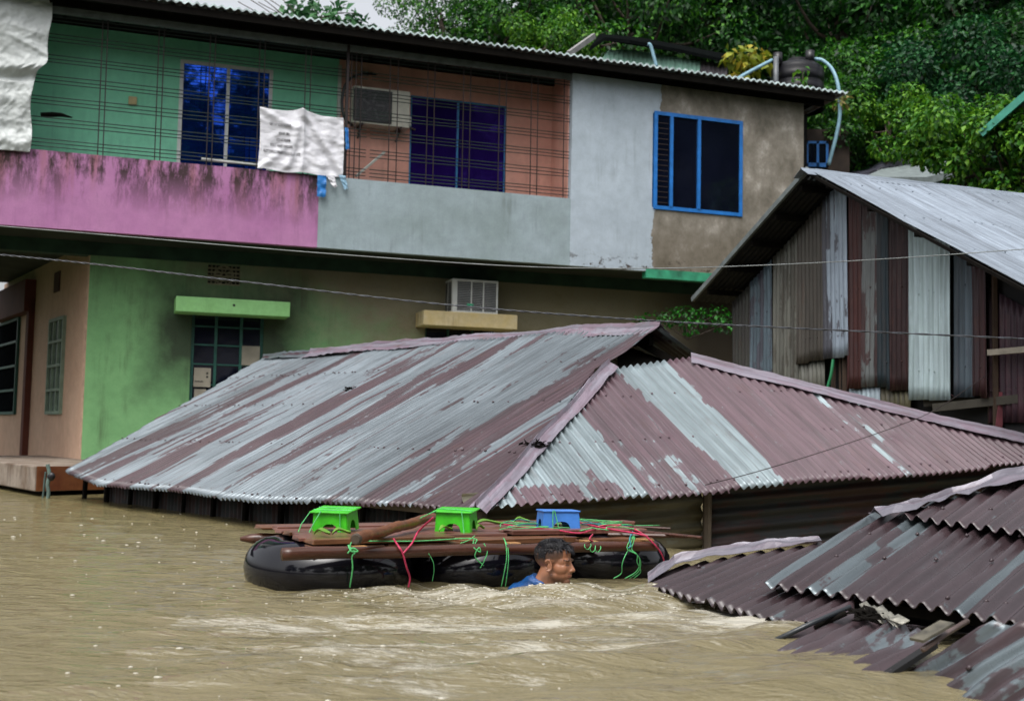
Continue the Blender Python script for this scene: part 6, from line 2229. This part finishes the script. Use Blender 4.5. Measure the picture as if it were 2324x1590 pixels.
cable('vent_pipe', [at(1470, 101, 20.0), at(1476, 103, 20.0), at(1482, 122, 20.0), at(1490, 152, 20.0)], .03, M['pipe_blue'], 'short bent pale blue pipe in front of the mint tin wall', 'pipe')
bm = bmesh.new(); obox(bm, at(1290, 123, 19.5), at(1348, 82, 20.5), .06, .09)
tag(obj('loose_plank', bm, flat('grey_plank', (.22, .22, .21, 1), .6)), 'grey plank sticking up above the eave', 'plank')
# mint tin building behind the eave
D2 = 22.5
mb = thing('tin_loft', 'mint green tin wall under a low dark roof showing over the eave', 'building', (at(1500, 150, D2).x, D2, 0))
P = [at(1345, 200, D2), at(1588, 240, D2 + 1.2), at(1588, 140, D2 + 1.2), at(1440, 112, D2 + .4), at(1392, 108, D2), at(1345, 160, D2)]
n_ = (P[1] - P[0]).cross(Z).normalized(); n_ = n_ if n_.y < 0 else -n_
sheet('wall_sheet', P, P[0], n_, Z, flat('mint_tin', (.42, .72, .58, 1), .5, vary=.15), mb, pitch=.11, amp=.015, seams=0, rag=0, dv=.4)
P = [at(1588, 240, D2 + 1.25), at(1650, 240, D2 + 1.6), at(1650, 150, D2 + 1.6), at(1588, 138, D2 + 1.25)]
sheet('wall_sheet', P, P[0], n_, Z, flat('grey_violet_tin', (.22, .19, .21, 1), .6), mb, pitch=.11, amp=.015, seams=0, rag=0, dv=.4)
bm = bmesh.new()
rt_ = [at(1338, 116, D2 - .2), at(1372, 93, D2 - .15), at(1430, 99, D2 - .1), at(1548, 121, D2 + .7), at(1662, 146, D2 + 1.4), at(1662, 132, D2 + 3.5), at(1450, 92, D2 + 2), at(1362, 84, D2 + 1.5)]
vv = [bm.verts.new(p) for p in rt_]; bm.faces.new(vv)
ex_ = bmesh.ops.extrude_face_region(bm, geom=bm.faces[:]); bmesh.ops.translate(bm, verts=[v for v in ex_['geom'] if isinstance(v, bmesh.types.BMVert)], vec=(0, 0, .07))
wobj('roof', bm, flat('black_roof', (.005, .006, .006, 1), .9, spec=0.0), mb)
# back block with the small blue window
D3 = 22.0
bb = thing('rear_block', 'dark brick block with a small blue window behind the tall shack', 'building', (at(1890, 300, D3).x, D3, 0))
a, b = at(1822, 300, D3), at(1928, 400, D3)
bm = bmesh.new(); box(bm, a.x, b.x, D3, D3 + 2, -1, at(1890, 294, D3).z)
wobj('wall', bm, flat('dark_brown_brick', (.028, .018, .012, 1), .85, vary=.5, scale=4), bb)
a, b = at(1828, 379, D3 - .03), at(1879, 322, D3 - .03)
bm = bmesh.new(); f_ = .045
for (x0, x1, z0, z1) in ((a.x, a.x + f_, a.z, b.z), (b.x - f_, b.x, a.z, b.z), (a.x, b.x, b.z - f_, b.z), (a.x, b.x, a.z, a.z + f_ * 1.6), (a.x + .20, a.x + .20 + f_, a.z, b.z)):
    box(bm, x0, x1, D3 - .07, D3 - .02, z0, z1)
w_ = wobj('window', bm, M['blue_paint'], bb)
bm = bmesh.new(); box(bm, a.x + .02, b.x - .02, D3 - .045, D3 - .03, a.z + .02, b.z - .02); wobj('pane', bm, M['glass_dark'], w_)
# pale slab and grey tarpaulin at the right
D4 = 19.5
gr_ = thing('grey_roof', 'flat pale grey roof edge above the zinc ridge', 'roof', (at(2060, 380, D4).x, D4, 0))
P = [at(1960, 402, D4 - .4), at(2105, 402, D4 + .2), at(2170, 385, D4 + .5), at(2140, 362, D4 + 2), at(2000, 384, D4 + 1.6)]
bm = bmesh.new(); bm.faces.new([bm.verts.new(p) for p in P])
ex_ = bmesh.ops.extrude_face_region(bm, geom=bm.faces[:]); bmesh.ops.translate(bm, verts=[v for v in ex_['geom'] if isinstance(v, bmesh.types.BMVert)], vec=(0, 0, -.12))
wobj('slab', bm, flat('pale_grey_concrete', (.16, .19, .19, 1), .6), gr_)
bm = bmesh.new()
NU, NV = 40, 30
gg = {}
for i in range(NU + 1):
    for j in range(NV + 1):
        u, v = i / NU, j / NV
        top = 392 - 105 * (u ** .8) + 12 * math.sin(u * 9)
        px = 1930 + 235 * u; py = 405 + (top - 405) * v
        D = 21.0 + 2.0 * v + .35 * mnoise.noise(Vector((u * 9, v * 3, 0))) + .15 * mnoise.noise(Vector((u * 22, v * 6, 3)))
        gg[i, j] = bm.verts.new(at(px, py, D))
for i in range(NU):
    for j in range(NV): bm.faces.new((gg[i, j], gg[i + 1, j], gg[i + 1, j + 1], gg[i, j + 1]))
o = obj('ground_tarpaulin', bm, flat('dark_grey_sheet', (.045, .046, .065, 1), .5, vary=.4, scale=3), None, True); modify(o, solid=.02)
tag(o, 'dark grey-violet tarpaulin draped on the slope behind the shack', 'tarpaulin')
# house with the green eave at the right edge
D5 = 16.5
hb_ = thing('green_edged_house', 'dark house roof with a green edge cut by the right border', 'house', (at(2300, 270, D5).x, D5, 0))
bm = bmesh.new(); obox(bm, at(2226, 305, D5), at(2420, 135, D5 - .6), .05, .10); wobj('roof_edge', bm, flat('green_eave', (.03, .24, .17, 1), .45), hb_)
bm = bmesh.new()
P = [at(2226, 304, D5 + .04), at(2420, 134, D5 - .56), at(2460, 150, D5 + 3), at(2262, 318, D5 + 3)]
bm.faces.new([bm.verts.new(p) for p in P]); o = wobj('roof', bm, flat('dark_roof', (.02, .02, .024, 1), .7), hb_); modify(o, solid=.03)
bm = bmesh.new(); a = at(2262, 322, D5 + 1.2); b = at(2520, 150, D5 + 1.2)
v4 = [bm.verts.new(p) for p in (at(2255, 318, D5 + 1), at(2460, 325, D5 + 1), at(2460, 120, D5 + 1))]
bm.faces.new(v4); o = wobj('gable', bm, flat('dark_gable', (.022, .018, .018, 1), .8), hb_); modify(o, solid=.05)
